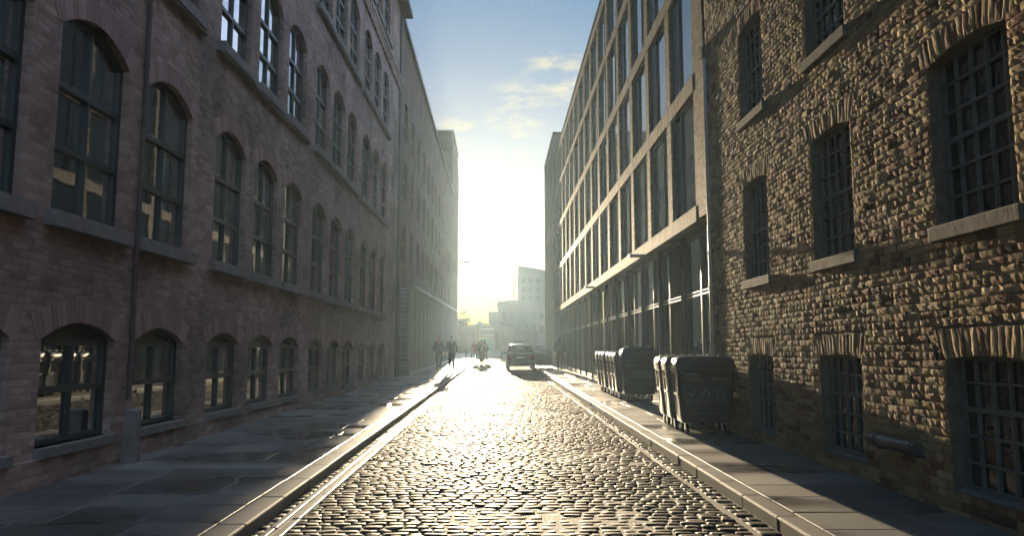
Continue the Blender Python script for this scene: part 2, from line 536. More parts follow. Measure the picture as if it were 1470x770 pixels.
def wall_open(mb, s, y0, y1, z0, z1, ops, depth=0.3, N=10):
    cols = {}
    for o in ops:
        cols.setdefault((round(o[0], 4), round(o[1], 4)), []).append(o)
    keys = sorted(cols)
    xi = -s * depth

    def q(a, b, c, d): mb.poly([a, b, c, d] if s > 0 else [d, c, b, a])
    y = y0
    for (ya, yb) in keys:
        if ya > y: q((0, y, z0), (0, ya, z0), (0, ya, z1), (0, y, z1))
        pz = z0
        for (_, _, za, zb, rise) in sorted(cols[(ya, yb)], key=lambda o: o[2]):
            q((0, ya, pz), (0, yb, pz), (0, yb, za), (0, ya, za))
            zt = zb + rise + 0.03
            n = N if rise > 0 else 1
            cur = []
            for i in range(n + 1):
                t = i / n
                cur.append((ya + (yb - ya) * t, zb + rise * (1 - (2 * t - 1) ** 2)))
            for (a, b) in zip(cur[:-1], cur[1:]):
                q((0, a[0], a[1]), (0, b[0], b[1]), (0, b[0], zt), (0, a[0], zt))
                q((xi, a[0], a[1]), (xi, b[0], b[1]), (0, b[0], b[1]), (0, a[0], a[1]))
            q((0, ya, za), (xi, ya, za), (xi, ya, zb), (0, ya, zb))
            q((xi, yb, za), (0, yb, za), (0, yb, zb), (xi, yb, zb))
            q((0, ya, za), (0, yb, za), (xi, yb, za), (xi, ya, za))
            pz = zt
        q((0, ya, pz), (0, yb, pz), (0, yb, z1), (0, ya, z1))
        y = yb
    if y < y1: q((0, y, z0), (0, y1, z0), (0, y1, z1), (0, y, z1))


def shell(mb, s, y0, y1, z0, z1, W):
    x = -s * W
    mb.poly([(0, y0, z0), (0, y0, z1), (x, y0, z1), (x, y0, z0)])
    mb.poly([(0, y1, z0), (0, y1, z1), (x, y1, z1), (x, y1, z0)])
    mb.poly([(x, y0, z0), (x, y0, z1), (x, y1, z1), (x, y1, z0)])


def arch_curve(w, h, rise, n=10):
    return [(-w / 2 + w * i / n, h + rise * (1 - (2 * i / n - 1) ** 2)) for i in range(n + 1)]


def arched_frame_mesh(name, s, w, h, rise, cols, zs, mat, fr=0.06, dp=0.05, mull=0.042, flat=False):
    """frame in the plane x=0, thickness dp outward; local z=0 at the opening's foot"""
    mb = MB()
    x0, x1 = (-dp / 2, dp / 2)
    mb.box(x0, x1, -w / 2, -w / 2 + fr, 0, h); mb.box(x0, x1, w / 2 - fr, w / 2, 0, h)
    mb.box(x0, x1, -w / 2 + fr, w / 2 - fr, 0, fr)
    c = arch_curve(w, h, rise)
    for (a, b) in zip(c[:-1], c[1:]):
        drop = fr * 1.2
        mb.poly([(s * x1, a[0], a[1] - drop), (s * x1, b[0], b[1] - drop), (s * x1, b[0], b[1]), (s * x1, a[0], a[1])])
        mb.poly([(s * x1, a[0], a[1] - drop), (s * x1, b[0], b[1] - drop), (s * x0, b[0], b[1] - drop), (s * x0, a[0], a[1] - drop)])
    top = h if flat else h + rise - fr
    for i in range(1, cols):
        y = -w / 2 + w * i / cols
        mb.box(x0 - 0.0, x1 + 0.004, y - mull / 2, y + mull / 2, fr, top)
    for z in zs:
        mb.box(x0 - 0.003, x1 + 0.008, -w / 2 + fr, w / 2 - fr, z - 0.032, z + 0.032)
    if flat:
        mb.box(x0, x1 + 0.002, -w / 2 + fr, w / 2 - fr, h - 0.06, h + 0.02)
    return mb.mesh(name, mat)


def pane_mesh(name, w, h, rise, mat, s):
    mb = MB()
    pts = [(0, -w / 2, 0), (0, w / 2, 0)] + [(0, y, z) for y, z in arch_curve(w, h, rise)][::-1]
    mb.poly(pts if s > 0 else pts[::-1])
    return mb.mesh(name, mat)


def voussoir_mesh(name, s, w, h, rise, n, hgt, mat, th=0.012):
    """fanned bricks over an opening; z=0 at the opening's foot"""
    mb = MB()
    W = w + 0.18
    for i in range(n):
        ta, tb = i / n, (i + 1) / n
        def base(t):
            yy = (t - 0.5) * W
            u = max(-1, min(1, yy / (w / 2)))
            return yy, h + rise * (1 - u * u)
        g = 0.004
        (ya, za), (yb, zb) = base(ta), base(tb)
        fa = 1 + 0.16; p = th + R.uniform(-0.003, 0.003)
        pts = [(ya + g, za + 0.002), (yb - g, zb + 0.002), ((yb - g) * fa, zb + hgt), ((ya + g) * fa, za + hgt)]
        fr = [(s * p, y, z) for y, z in pts]; bk = [(-s * 0.02, y, z) for y, z in pts]
        b = len(mb.v); mb.v += fr + bk
        for q in ((0, 1, 2, 3), (0, 4, 5, 1), (1, 5, 6, 2), (2, 6, 7, 3), (3, 7, 4, 0)):
            mb.f.append(tuple(b + k for k in q)); mb.m.append(0)
    return mb.mesh(name, mat)


def place(name, me, parent, loc, **kw):
    return link(name, me, parent, loc, **kw)


# ------------------------------------------------------------------ LEFT BRICK MILL (near)
K = 0.008
mill = empty('brick_mill', (-4.33, 0, 0), -math.atan(K), 'long dark red brick mill of arched windows with a downpipe, along the wide pavement', 'building')
WW = 1.33
starts = [g + 1.78 * i for g in (5.38, 11.13, 16.88, 22.63) for i in range(3)]
levels = [(0.50, 1.52, 0.17), (2.74, 4.62, 0.24), (6.1, 7.95, 0.26), (9.5, 11.35, 0.28), (13.0, 14.7, 0.15)]
ops = [(y, y + WW, za, zb, r) for y in starts for (za, zb, r) in levels]
mb = MB(); wall_open(mb, 1, -4, 30.6, -0.3, 15.6, ops, 0.34); shell(mb, 1, -4, 30.6, -0.3, 15.6, 9)
mb.build('wall', M['brick_left'], mill)
mb = MB(); mb.poly([(0, -4, 15.55), (0, 30.6, 15.55), (-9, 30.6, 15.55), (-9, -4, 15.55)]); mb.build('roof', M['roof'], mill)
mb = MB(); mb.box(-0.5, 0.42, -4, 31.0, 15.62, 15.82); mb.box(-0.5, 0.3, -4, 30.9, 15.82, 16.0); mb.build('eaves_cornice', M['stone_dark'], mill)
# plinth ledge under the lowest windows, and the dentil course below the top floor
mb = MB()
mb.box(0.002, 0.06, -4, 30.6, -0.3, 0.41); mb.build('plinth', M['brick_left'], mill)
mb = MB(); mb.box(0.003, 0.10, -4, 30.55, 12.55, 12.68)
mb.box(0.003, 0.07, -4, 30.55, 12.12, 12.2)
y = -4
while y < 30.4:
    mb.box(0.003, 0.08, y, y + 0.16, 12.2, 12.55); y += 0.36
mb.build('dentil_course', M['brick_left'], mill)
mb = MB()
for gs in (5.38, 11.13, 16.88, 22.63):
    for (za, th_) in ((5.93, 0.17), (9.33, 0.17)):
        mb = MB(); mb.box(0.003, 0.09, gs - 0.18, gs + 3.56 + WW + 0.18, za - 0.02, za + 0.12)
        mb.build('sill_course', M['stone_dark'], mill)
for li, (za, zb, r) in enumerate(levels):
    h = zb - za
    if li == 0:
        fm = arched_frame_mesh('window', 1, WW, h, r, 2, [0.53], M['frame_left'], flat=True)
        pm = pane_mesh('pane', WW - 0.1, h, 0.0, M['glass_left'], 1)
        sm_ = MB(); sm_.box(-0.30, 0.09, -WW / 2 - 0.02, WW / 2 + 0.02, -0.09, 0.0)
    else:
        tz = [h * 0.36, h * 0.70]
        fm = arched_frame_mesh('window', 1, WW, h, r, 2, tz, M['frame_left'])
        pm = pane_mesh('pane', WW - 0.1, h, r - 0.04, M['glass_left'], 1)
        sm_ = MB(); sm_.box(-0.30, 0.11, -WW / 2 - 0.09, WW / 2 + 0.09, -0.15, 0.0)
    sm_ = sm_.mesh('sill', M['stone_dark'])
    vm = voussoir_mesh('brick_arch', 1, WW, h, r, 22, 0.24, M['voussoir'], 0.004)
    am = None
    if li == 0:
        am = pane_mesh('arch_panel', WW, h + 0.0, r, M['frame_left'], 1)
    for y in starts:
        w = place('window', fm, mill, (-0.105, y + WW / 2, za))
        place('pane', pm, w, (-0.012, 0, 0))
        if am: place('arch_panel', am, w, (-0.022, 0, 0))
        place('sill', sm_, w, (0.105, 0, 0))
        place('brick_arch', vm, w, (0.105, 0, 0))
# downpipes
for yp in (8.80, 30.2):
    rp = 0.028 if yp < 10 else 0.05
    mb = MB(); mb.tube([(0.04, yp, (0.85 if yp < 10 else 0.1 + gz(yp))), (0.04, yp, 15.5)], rp, 10)
    z = 1.2
    while z < 15:
        mb.tube([(0.04, yp, z), (0.04, yp, z + 0.06)], rp * 1.25, 10); z += 1.8
    mb.build('downpipe', M['pipe_brown'], mill, smooth=True)
mb = MB(); mb.tube([(0.06, 30.42, 2.0), (0.06, 30.42, 15.3)], 0.035, 8); mb.build('cable_conduit', M['lead'], mill, smooth=True)

# bollard against the mill wall
bo = empty('stone_bollard', (-4.08, 8.62, gz(8.6) + KH - 0.01), 0.0, 'square dark stone bollard standing against the mill wall below the downpipe', 'bollard')
mb = MB()
mb.loft([[(-.075, -.08, 0), (.075, -.08, 0), (.075, .08, 0), (-.075, .08, 0)], [(-.068, -.07, .575), (.068, -.07, .575), (.068, .07, .575), (-.068, .07, .575)],
         [(-.055, -.057, .6), (.055, -.057, .6), (.055, .057, .6), (-.055, .057, .6)]])
mb.build('shaft', M['stone_dark'], bo, bevel=0.012)
mb = MB(); mb.tube([(.064, -.02, .52), (.078, -.02, .52)], 0.02, 12); mb.build('metal_stud', M['galv'], bo)

# ------------------------------------------------------------------ LEFT FAR BUILDINGS
b2 = empty('brick_warehouse', (-4.42, 0, 0), 0, 'plain brown brick warehouse with few windows beyond the red mill, above a dark hoarding', 'building')
ops = []
for y in (34.6, 37.6, 40.6, 43.6, 46.6, 49.6, 52.6, 55.6, 58.6, 61.6, 64.6, 67.6):
    for za in (5.6, 8.6, 11.4):
        ops.append((y, y + 1.2, za, za + 1.7, 0.12))
mb = MB(); wall_open(mb, 1, 30.75, 71.2, -0.2, 16.5, ops, 0.25); shell(mb, 1, 30.75, 71.2, -0.2, 16.5, 10)
mb.build('wall', M['brick_far'], b2)
mb = MB(); mb.box(-10, 0.15, 30.75, 71.2, 16.502, 16.72); mb.build('roof_coping', M['stone_dark'], b2)
fm = arched_frame_mesh('window', 1, 1.2, 1.7, 0.12, 2, [0.9], M['frame_left'])
pm = pane_mesh('pane', 1.1, 1.7, 0.08, M['glass_left'], 1)
for (ya, yb, za, zb, r) in ops:
    w = place('window', fm, b2, (-0.12, ya + 0.6, za)); place('pane', pm, w, (-0.012, 0, 0))
mb = MB(); mb.tube([(0.08, 32.3, 0.4), (0.08, 32.3, 16.4)], 0.06, 8); mb.build('downpipe', M['lead'], b2, smooth=True)

hd = empty('hoarding', (-4.40, 0, 0), 0, 'long dark boarded hoarding with pale top rail and louvred end on the wide pavement', 'hoarding')
mb = MB()
ys = list(range(34, 72, 2)) + [71]
ys = [33.62] + ys[1:]
def htop(y): return 4.25 + (y - 33.6) * 0.022
for a, b in zip(ys[:-1], ys[1:]):
    mb.poly([(0.46, a, gz(a) + KH), (0.46, b, gz(b) + KH), (0.46, b, htop(b)), (0.46, a, htop(a))])
    mb.poly([(0.05, a, htop(a)), (0.46, a, htop(a)), (0.46, b, htop(b)), (0.05, b, htop(b))])
    mb.box(0.462, 0.49, a, a + 0.06, gz(a) + KH + 0.03, htop(a) - 0.05)
mb.build('panels', M['hoarding'], hd)
mb = MB()
for a, b in zip(ys[:-1], ys[1:]):
    mb.loft([[(0.40, a, htop(a) + 0.004), (0.60, a, htop(a) + 0.004), (0.60, a, htop(a) + 0.2), (0.40, a, htop(a) + 0.2)],
             [(0.40, b, htop(b) + 0.004), (0.60, b, htop(b) + 0.004), (0.60, b, htop(b) + 0.2), (0.40, b, htop(b) + 0.2)]])
mb.build('top_rail', M['cream'], hd)
mb = MB()
for a, b in zip(ys[:-1], ys[1:]):
    mb.loft([[(0.463, a, gz(a) + KH + 0.0), (0.53, a, gz(a) + KH), (0.53, a, gz(a) + KH + 0.10), (0.463, a, gz(a) + KH + 0.1)],
             [(0.463, b, gz(b) + KH + 0.0), (0.53, b, gz(b) + KH), (0.53, b, gz(b) + KH + 0.10), (0.463, b, gz(b) + KH + 0.1)]])
mb.build('kick_board', M['cream'], hd)
mb = MB()
z = gz(33) + KH + 0.1
while z < 4.25:
    mb.poly([(0.06, 33.42, z), (0.44, 33.42, z), (0.44, 33.56, z + 0.075), (0.06, 33.56, z + 0.075)])
    mb.poly([(0.06, 33.425, z - 0.012), (0.44, 33.425, z - 0.012), (0.44, 33.565, z + 0.063), (0.06, 33.565, z + 0.063)])
    mb.poly([(0.06, 33.42, z), (0.44, 33.42, z), (0.44, 33.425, z - 0.012), (0.06, 33.425, z - 0.012)])
    z += 0.115
mb.build('louvre', M['slat'], hd)
mb = MB(); mb.box(0.02, 0.06, 33.4, 33.6, gz(33) + KH, 4.4); mb.box(0.44, 0.475, 33.4, 33.6, gz(33) + KH, 4.4); mb.build('louvre_frame', M['panel'], hd)

b3 = empty('tall_brick_block', (-4.42, 0, 0), 0, 'taller brown block with clipped roof corner at the far end of the shaded side', 'building')
mb = MB()
prof = [(71.3, 0.4), (82.8, 0.4), (82.8, 20.3), (80.3, 22.6), (71.3, 22.6)]
mb.poly([(0, y, z) for y, z in prof]); mb.poly([(-12, y, z) for y, z in prof][::-1])
for (a, b) in zip(prof, prof[1:] + prof[:1]):
    mb.poly([(0, a[0], a[1]), (-12, a[0], a[1]), (-12, b[0], b[1]), (0, b[0], b[1])])
mb.build('wall', M['brick_far'], b3)
mb = MB(); mb.box(-12, 0.12, 71.2, 80.4, 22.603, 22.8); mb.box(-3.2, -2.8, 74, 74.4, 22.8, 23.4); mb.build('roof_coping', M['stone_dark'], b3)
mb = MB(); mb.tube([(0, 82.0, 10.9), (0.5, 82.0, 11.15), (0.95, 82.0, 11.15)], 0.04, 8); mb.build('lamp_arm', M['lead'], b3)
mb = MB(); mb.loft([[(0.6, 81.85, 11.08), (1.3, 81.9, 11.08), (1.3, 82.1, 11.08), (0.6, 82.15, 11.08)], [(0.65, 81.9, 11.2), (1.25, 81.93, 11.2), (1.25, 82.07, 11.2), (0.65, 82.1, 11.2)]])
mb.build('lamp_head', M['lead'], b3)

# ------------------------------------------------------------------ RIGHT OLD BRICK WAREHOUSE
XW = 3.55
wh = empty('stock_brick_warehouse', (XW, 0, 0), 0, 'old rough yellow brown brick warehouse with small paned iron windows beside the bins', 'building')
W2 = 0.96
cols_r = [9.67 - 2.35 * i for i in range(4)]      # 9.67 7.32 4.97 2.62
lev_r = [(0.345, 1.33, 0.035), (2.40, 3.72, 0.06), (4.72, 6.02, 0.06)]
ops = [(y, y + W2, za, zb, r) for y in cols_r for (za, zb, r) in lev_r]
YB0, YB1, ZB1 = 2.3, 12.32, 7.9
mb = MB()
wall_open(mb, -1, -6, 12.35, -0.3, 12.4, ops, 0.2)
mb2 = MB(); shell(mb2, -1, -6, 12.35, -0.3, 12.4, 8); mb2.poly([(0, -6, 12.4), (0, 12.35, 12.4), (8, 12.35, 12.4), (8, -6, 12.4)])
# the brickwork in front of the mortar: every brick modelled
CH, BL = 0.0675, 0.205
P, Q = [], []


def brick(y0, y1, z0, z1, slant=0.0, rough=1.0):
    """one rough brick whose face bulges towards the street (-x)"""
    g = 0.0035
    y0 += g; y1 -= g; z0 += g; z1 -= g
    if y1 - y0 < 0.012: return
    nu = 6 if (y1 - y0) > 0.12 else 4
    nv = 6 if (z1 - z0) > 0.12 else 4
    p = 0.008 + abs(R.gauss(0, 0.0032)) * rough
    ty = R.gauss(0.005, 0.018) * rough; tz = R.gauss(0, 0.022) * rough
    wear = R.random()
    b = len(P)
    L, H = y1 - y0, z1 - z0
    for i in range(nu):
        for j in range(nv):
            u = i / (nu - 1) * 2 - 1; v = j / (nv - 1) * 2 - 1
            edge = max(abs(u), abs(v)) > 0.99
            yy = (y0 + y1) / 2 + u * L / 2 + R.gauss(0, 0.003 if not edge else 0.0013)
            zz = (z0 + z1) / 2 + v * H / 2 + R.gauss(0, 0.0013)
            d = p + u * L / 2 * ty + v * H / 2 * tz + R.gauss(0, 0.0008) * rough
            if edge: d -= 0.0026 + (0.006 * R.random() if wear > 0.7 else 0)
            P.append((-max(d, 0.001), yy, zz))
    for i in range(nu - 1):
        for j in range(nv - 1):
            Q.append((b + i * nv + j, b + i * nv + j + 1, b + (i + 1) * nv + j + 1, b + (i + 1) * nv + j))
    ring = [i * nv for i in range(nu)] + [(nu - 1) * nv + j for j in range(1, nv)] + [i * nv + nv - 1 for i in range(nu - 2, -1, -1)] + [j for j in range(nv - 2, 0, -1)]
    c = len(P)
    for r_ in ring:
        q_ = P[b + r_]; P.append((0.004, q_[1], q_[2]))
    n = len(ring)
    for k in range(n):
        k2 = (k + 1) % n
        Q.append((b + ring[k], b + ring[k2], c + k2, c + k))


LIN = 0.215
row = 0; z = -0.02
while z < ZB1:
    zc = z + CH / 2
    cuts = []
    for (ya, yb, za, zb, r) in ops:
        if za - 0.005 < zc < zb + r * 0.5 + 0.02 and not (za > 2 and zc < za): cuts.append((ya, yb))
        if zb + r * 0.5 + 0.02 <= zc < zb + r + LIN: cuts.append((ya - 0.10, yb + 0.10))
        if za > 2 and za - 0.13 < zc <= za: cuts.append((ya - 0.07, yb + 0.07))
    cuts.sort()
    segs = []; y = YB0
    for (a, b_) in cuts:
        if a > y: segs.append((y, a))
        y = max(y, b_)
    if y < YB1: segs.append((y, YB1))
    dz = 0.0
    header = (row % 4 == 0)
    bl = BL / 2 if header else BL
    for (a, b_) in segs:
        k = math.floor((a - (bl / 2 if row % 2 else 0)) / bl)
        yy = k * bl + (bl / 2 if row % 2 else 0)
        while yy < b_ - 0.003:
            y0 = max(a, yy + R.gauss(0, 0.003)); y1 = min(b_, yy + bl)
            if y1 - y0 > 0.02:
                zo = 0.006 * noise.noise(Vector((yy * 0.6, z * 0.3, 2)))
                brick(y0, y1, z + zo, z + CH + zo)
            yy += bl
    z += CH; row += 1
for (ya, yb, za, zb, r) in ops:          # fanned lintel bricks
    n = 16; a0, a1 = ya - 0.09, yb + 0.09
    for i in range(n):
        t0, t1 = i / n, (i + 1) / n
        y0, y1 = a0 + (a1 - a0) * t0, a0 + (a1 - a0) * t1
        u = ((y0 + y1) / 2 - (ya + yb) / 2) / ((yb - ya) / 2)
        zz = zb + r * max(0, 1 - u * u) + 0.002
        b = len(P)
        brick(y0, y1, zz, zb + r + LIN, rough=0.55)
        for kk in range(b, len(P)):
            x_, y_, z_ = P[kk]; P[kk] = (x_, y_ + u * 0.05 * (z_ - zz) / LIN, z_)
wo = link('wall', np_mesh('wall', P, Q, M['brick_loose'], False), wh)
mb.build('mortar_backing', M['mortar'], wh)
mb2.build('side_wall', M['brick_right'], wh)
# plain textured wall where the bricks are not modelled one by one
mb = MB()
mb.box(-0.012, -0.002, -6, YB0, -0.3, ZB1); mb.box(-0.012, -0.002, -6, 12.32, ZB1 + 0.003, 12.4); mb.build('upper_wall', M['brick_right'], wh)


def paned_frame(name, w, h, cols, rows, thick_after):
    mb = MB(); fr = 0.035
    mb.box(-0.025, 0.025, -w / 2, -w / 2 + fr, 0, h); mb.box(-0.025, 0.025, w / 2 - fr, w / 2, 0, h)
    mb.box(-0.024, 0.024, -w / 2 + fr, w / 2 - fr, 0, fr); mb.box(-0.024, 0.024, -w / 2 + fr, w / 2 - fr, h - fr, h)
    for i in range(1, cols):
        y = -w / 2 + w * i / cols
        mb.box(-0.018, 0.018, y - 0.0095, y + 0.0095, fr, h - fr)
    for j in range(1, rows):
        z = h * j / rows; t = 0.02 if j == thick_after else 0.0095
        mb.box(-0.0215, 0.0215, -w / 2 + fr, w / 2 - fr, z - t, z + t)
    return mb.mesh(name, M['frame_right'])


for li, (za, zb, r) in enumerate(lev_r):
    h = zb + r - za
    fm = paned_frame('window', W2, h, 5, 5 if li == 0 else 6, 3)
    pm = MB()
    hh = h; nc, nr_ = 5, (5 if li == 0 else 6)
    for i in range(nc):                   # each small pane hangs a little differently in its putty
        for j in range(nr_):
            ya_, yb_ = -W2 / 2 + W2 * i / nc, -W2 / 2 + W2 * (i + 1) / nc
            z0_, z1_ = hh * j / nr_, hh * (j + 1) / nr_
            a, b_ = R.gauss(0, 0.0014), R.gauss(0, 0.0014)
            pm.poly([(a + b_, ya_, z0_), (a - b_, ya_, z1_), (-a - b_, yb_, z1_), (-a + b_, yb_, z0_)])
    pm = pm.mesh('pane', M['glass_right'])
    sm_ = None
    if li:
        sm_ = MB(); sm_.box(-0.055, 0.10, -W2 / 2 - 0.06, W2 / 2 + 0.06, -0.125, -0.002)
        sm_ = sm_.mesh('sill', M['stone'])
    else:
        sm_ = MB(); sm_.box(-0.015, 0.10, -W2 / 2 + 0.002, W2 / 2 - 0.002, -0.03, 0.003); sm_ = sm_.mesh('sill', M['stone_dark'])
    for y in cols_r:
        w = place('window', fm, wh, (0.115, y + W2 / 2, za))
        place('pane', pm, w, (0.01, 0, 0))
        o = place('sill', sm_, w, (-0.115, 0, 0), bevel=0.008)
# round steel vent pipe along the foot of the wall
mb = MB()
mb.tube([(-0.10, 6.24, 0.60), (-0.10, 7.0, 0.60)], 0.055, 14)
mb.build('vent_pipe', M['lead'], wh, smooth=True)
for y in (6.3, 6.9):
    mb = MB(); mb.box(-0.10, 0.0, y - 0.015, y + 0.015, 0.52, 0.54); mb.tube([(-0.10, y - 0.02, 0.6), (-0.10, y + 0.02, 0.6)], 0.062, 14); mb.build('pipe_bracket', M['lead'], wh)
# rainwater pipe in the joint between the two buildings
mb = MB()
mb.tube([(0.005, 12.41, gz(12.4) + KH), (0.005, 12.41, 6.5)], 0.042, 12)
mb.tube([(0.06, 12.41, 6.5), (0.06, 12.41, 12.3)], 0.035, 12)
z = 0.9
while z < 6.4:
    mb.tube([(0.005, 12.41, z), (0.005, 12.41, z + 0.07)], 0.05, 12); z += 1.5
mb.build('downpipe', M['steel'], wh, smooth=True)
mb = MB(); mb.loft([[(-.05, 12.36, 6.42), (.06, 12.36, 6.42), (.06, 12.47, 6.42), (-.05, 12.47, 6.42)], [(-.07, 12.355, 6.62), (.08, 12.355, 6.62), (.08, 12.49, 6.62), (-.07, 12.49, 6.62)]])
mb.build('hopper', M['lead'], wh)

# ------------------------------------------------------------------ MODERN OFFICE
mo = empty('office_block', (XW, 0, 0), 0, 'modern office block with a grid of pale brick piers and tall windows', 'building')
Y0, NB, PT, PW = 12.52, 15, 2.15, 0.36
YE = 13.24 + PT * NB + 0.02
floors = [(4.0, 6.12), (6.44, 8.54), (8.86, 10.96), (11.28, 13.05)]
ZR = 13.5
piers = [13.04 - 0.0 + PT * i for i in range(NB + 1)]
mb = MB()
mb.box(0.0, 0.38, Y0, piers[0] + PW / 2, 3.74, ZR)
for y in piers[1:]:
    mb.box(0.0, 0.38, y - PW / 2, y + PW / 2, 4.0, 13.05)
mb.build('pier', M['brick_modern'], mo)
mb = MB()
bands = [(3.72, 4.0), (6.12, 6.44), (8.54, 8.86), (10.96, 11.28), (13.05, 13.42)]
for (a, b) in bands:
    mb.box(-0.006, 0.374, piers[0] + PW / 2 if a > 3.8 else piers[0] + PW / 2, piers[-1] + PW / 2, a, b)
mb.build('soldier_course', M['soldier_modern'], mo)
mb = MB(); mb.box(-0.03, 0.4, Y0, piers[-1] + PW / 2, 13.5, 13.58); mb.box(0.0, 8, Y0, piers[-1] + PW / 2, 13.42, 13.5); mb.build('roof', M['roof'], mo)
mb = MB(); mb.poly([(0.5, Y0, 0), (0.5, piers[-1], 0), (0.5, piers[-1], ZR), (0.5, Y0, ZR)])
mb.poly([(0.1, Y0, 0), (8, Y0, 0), (8, Y0, ZR), (0.1, Y0, ZR)]); mb.poly([(8, Y0, 0), (8, 45, 0), (8, 45, ZR), (8, Y0, ZR)])
mb.poly([(0.0, piers[-1] + .17, 0), (8, piers[-1] + .17, 0), (8, piers[-1] + .17, ZR), (0.0, piers[-1] + .17, ZR)])
mb.build('core_wall', M['panel'], mo)
wm_cache = {}
for (za, zb) in floors:
    h = zb - za
    for i in range(NB):
        w_ = PT - PW
        side = R.random() < 0.5
        key = (round(h, 3), side)
        if key not in wm_cache:
            f = MB(); fr = 0.05
            f.box(-0.03, 0.03, -w_ / 2, -w_ / 2 + fr, 0, h); f.box(-0.03, 0.03, w_ / 2 - fr, w_ / 2, 0, h)
            f.box(-0.03, 0.03, -w_ / 2 + fr, w_ / 2 - fr, 0, fr); f.box(-0.03, 0.03, -w_ / 2 + fr, w_ / 2 - fr, h - fr, h)
            m0 = w_ / 6 if side else -w_ / 6
            f.box(-0.03, 0.03, m0 - 0.03, m0 + 0.03, fr, h - fr)
            g = MB(); g.poly([(0, -w_ / 2, 0), (0, -w_ / 2, h), (0, w_ / 2, h), (0, w_ / 2, 0)])
            bl = MB()
            a_, b_ = (m0, w_ / 2 - 0.06) if side else (-w_ / 2 + 0.06, m0)
            nstr = 6
            for q in range(nstr):
                yy = a_ + (b_ - a_) * q / nstr; dd = 0.012 if q % 2 else 0.0
                bl.box(0.02 + dd, 0.03 + dd, yy + .004, yy + (b_ - a_) / nstr - .004, 0.08, h - 0.08)
            wm_cache[key] = (f.mesh('window', M['frame_modern']), g.mesh('pane', M['glass_modern']), bl.mesh('blind', M['curtain']))
        f, g, bl = wm_cache[key]
        w = place('window', f, mo, (0.085, piers[i] + PT / 2, za))
        place('pane', g, w, (0.012, 0, 0))
        if R.random() < 0.75: place('blind', bl, w, (-0.035, 0, 0))
# ground floor: dark recessed shopfronts
GF0 = 0.28
for i in range(NB + 1):
    y = piers[i]; mb = MB(); mb.box(0.215, 0.40, y - 0.18, y + 0.18, gz(y) + KH - 0.01, 3.717); mb.build('dark_pier', M['matt_dark'], mo)
for i in range(NB):
    a, b = piers[i] + 0.18, piers[i + 1] - 0.18
    zb0 = gz(a) + KH
    f = MB(); fr = 0.05
    f.box(0.24, 0.32, a, a + fr, zb0, 3.715); f.box(0.24, 0.32, b - fr, b, zb0, 3.715)
    mid = a + (b - a) * (0.62 if i % 2 else 0.38)
    f.box(0.235, 0.32, mid - 0.03, mid + 0.03, zb0, 3.715)
    f.box(0.232, 0.325, a + fr, b - fr, 2.45, 2.475); f.box(0.232, 0.325, a + fr, b - fr, 2.52, 2.535)
    f.box(0.23, 0.33, a + fr, b - fr, 3.6, 3.715); f.box(0.23, 0.33, a + fr, b - fr, zb0 - .02, zb0 + 0.16)
    sf = f.build('shopfront', M['frame_modern'], mo)
    g = MB(); g.poly([(0.285, a, zb0), (0.285, a, 3.7), (0.285, b, 3.7), (0.285, b, zb0)]); g.build('glazing', M['glass_modern'], sf)
    if i % 3 != 0:
        s_ = MB(); lo, hi = (a + fr, mid - 0.03) if i % 2 else (mid + 0.03, b - fr)
        n = 8
        for k in range(n):
            yy = lo + (hi - lo) * (k + 0.2) / n
            s_.box(0.245, 0.275, yy, yy + (hi - lo) / n * 0.55, zb0 + 0.17, 3.59 if i % 2 else 2.43)
        s_.build('timber_slats', M['timber'], sf)
mb = MB(); mb.box(-0.42, 0.02, 17.75, 17.87, 3.64, 3.715); mb.build('wall_light', M['galv'], mo, bevel=0.01)
mb = MB(); mb.box(-0.32, 0.02, 27.75, 27.87, 3.74, 3.81); mb.build('wall_light', M['galv'], mo, bevel=0.01)

# far block beyond the office
fb = empty('grey_block', (3.44, 0, 0), 0, 'narrow taller grey block beyond the office block at the end of the sunny side', 'building')
yA, yB = piers[-1] + 0.36, 54.6
ops = [(y, y + 0.9, z, z + 2.2, 0.0) for y in (47.2, 49.0, 50.8, 52.6) for z in (3.6, 6.4, 9.2, 12.0)]
mb = MB(); wall_open(mb, -1, yA, yB, 0.2, 14.9, ops, 0.2); shell(mb, -1, yA, yB, 0.2, 14.9, 9); mb.poly([(0, yA, 14.9), (0, yB, 14.9), (9, yB, 14.9), (9, yA, 14.9)])
mb.build('wall', M['matt_grey'], fb)
fm = arched_frame_mesh('window', -1, 0.9, 2.2, 0, 2, [], M['frame_modern'], fr=0.05, mull=0.04)
pm = pane_mesh('pane', 0.9, 2.2, 0, M['frame_left'], -1)
for (ya, yb, za, zb, r) in ops:
    w = place('window', fm, fb, (0.16, ya + 0.45, za)); place('pane', pm, w, (0.012, 0, 0))
mb = MB(); mb.box(-0.05, 9, yA - 0.05, yB + 0.05, 14.903, 15.03); mb.build('roof_coping', M['frame_modern'], fb)

# ------------------------------------------------------------------ END OF THE STREET
ew = empty('yard_wall', (0, 100, gz(100)), 0, 'dark brick yard wall closing the end of the street beside a green gate', 'wall')
mb = MB()
mb.box(-30, -2.95, 0, 0.5, -0.3, 3.2)
mb.build('wall', M['brick_far'], ew)
mb = MB(); mb.box(-30, -2.9, -0.06, 0.56, 3.203, 3.32); mb.build('coping', M['stone_dark'], ew)
mb = MB(); mb.box(-2.9, -2.4, -0.1, 0.6, -0.3, 3.5); mb.build('gate_pillar', M['brick_far'], ew)
gt = empty('green_gate', (-1.45, 100.3, gz(100)), 0, 'green double gate under a pale beam at the end of the street', 'gate')
mb = MB(); mb.box(-0.9, -0.02, 0, 0.06, 0.05, 1.75); mb.build('gate_leaf', M['gate'], gt)
mb = MB(); mb.box(0.02, 0.95, 0, 0.06, 0.05, 1.75); mb.build('gate_leaf', M['gate'], gt)
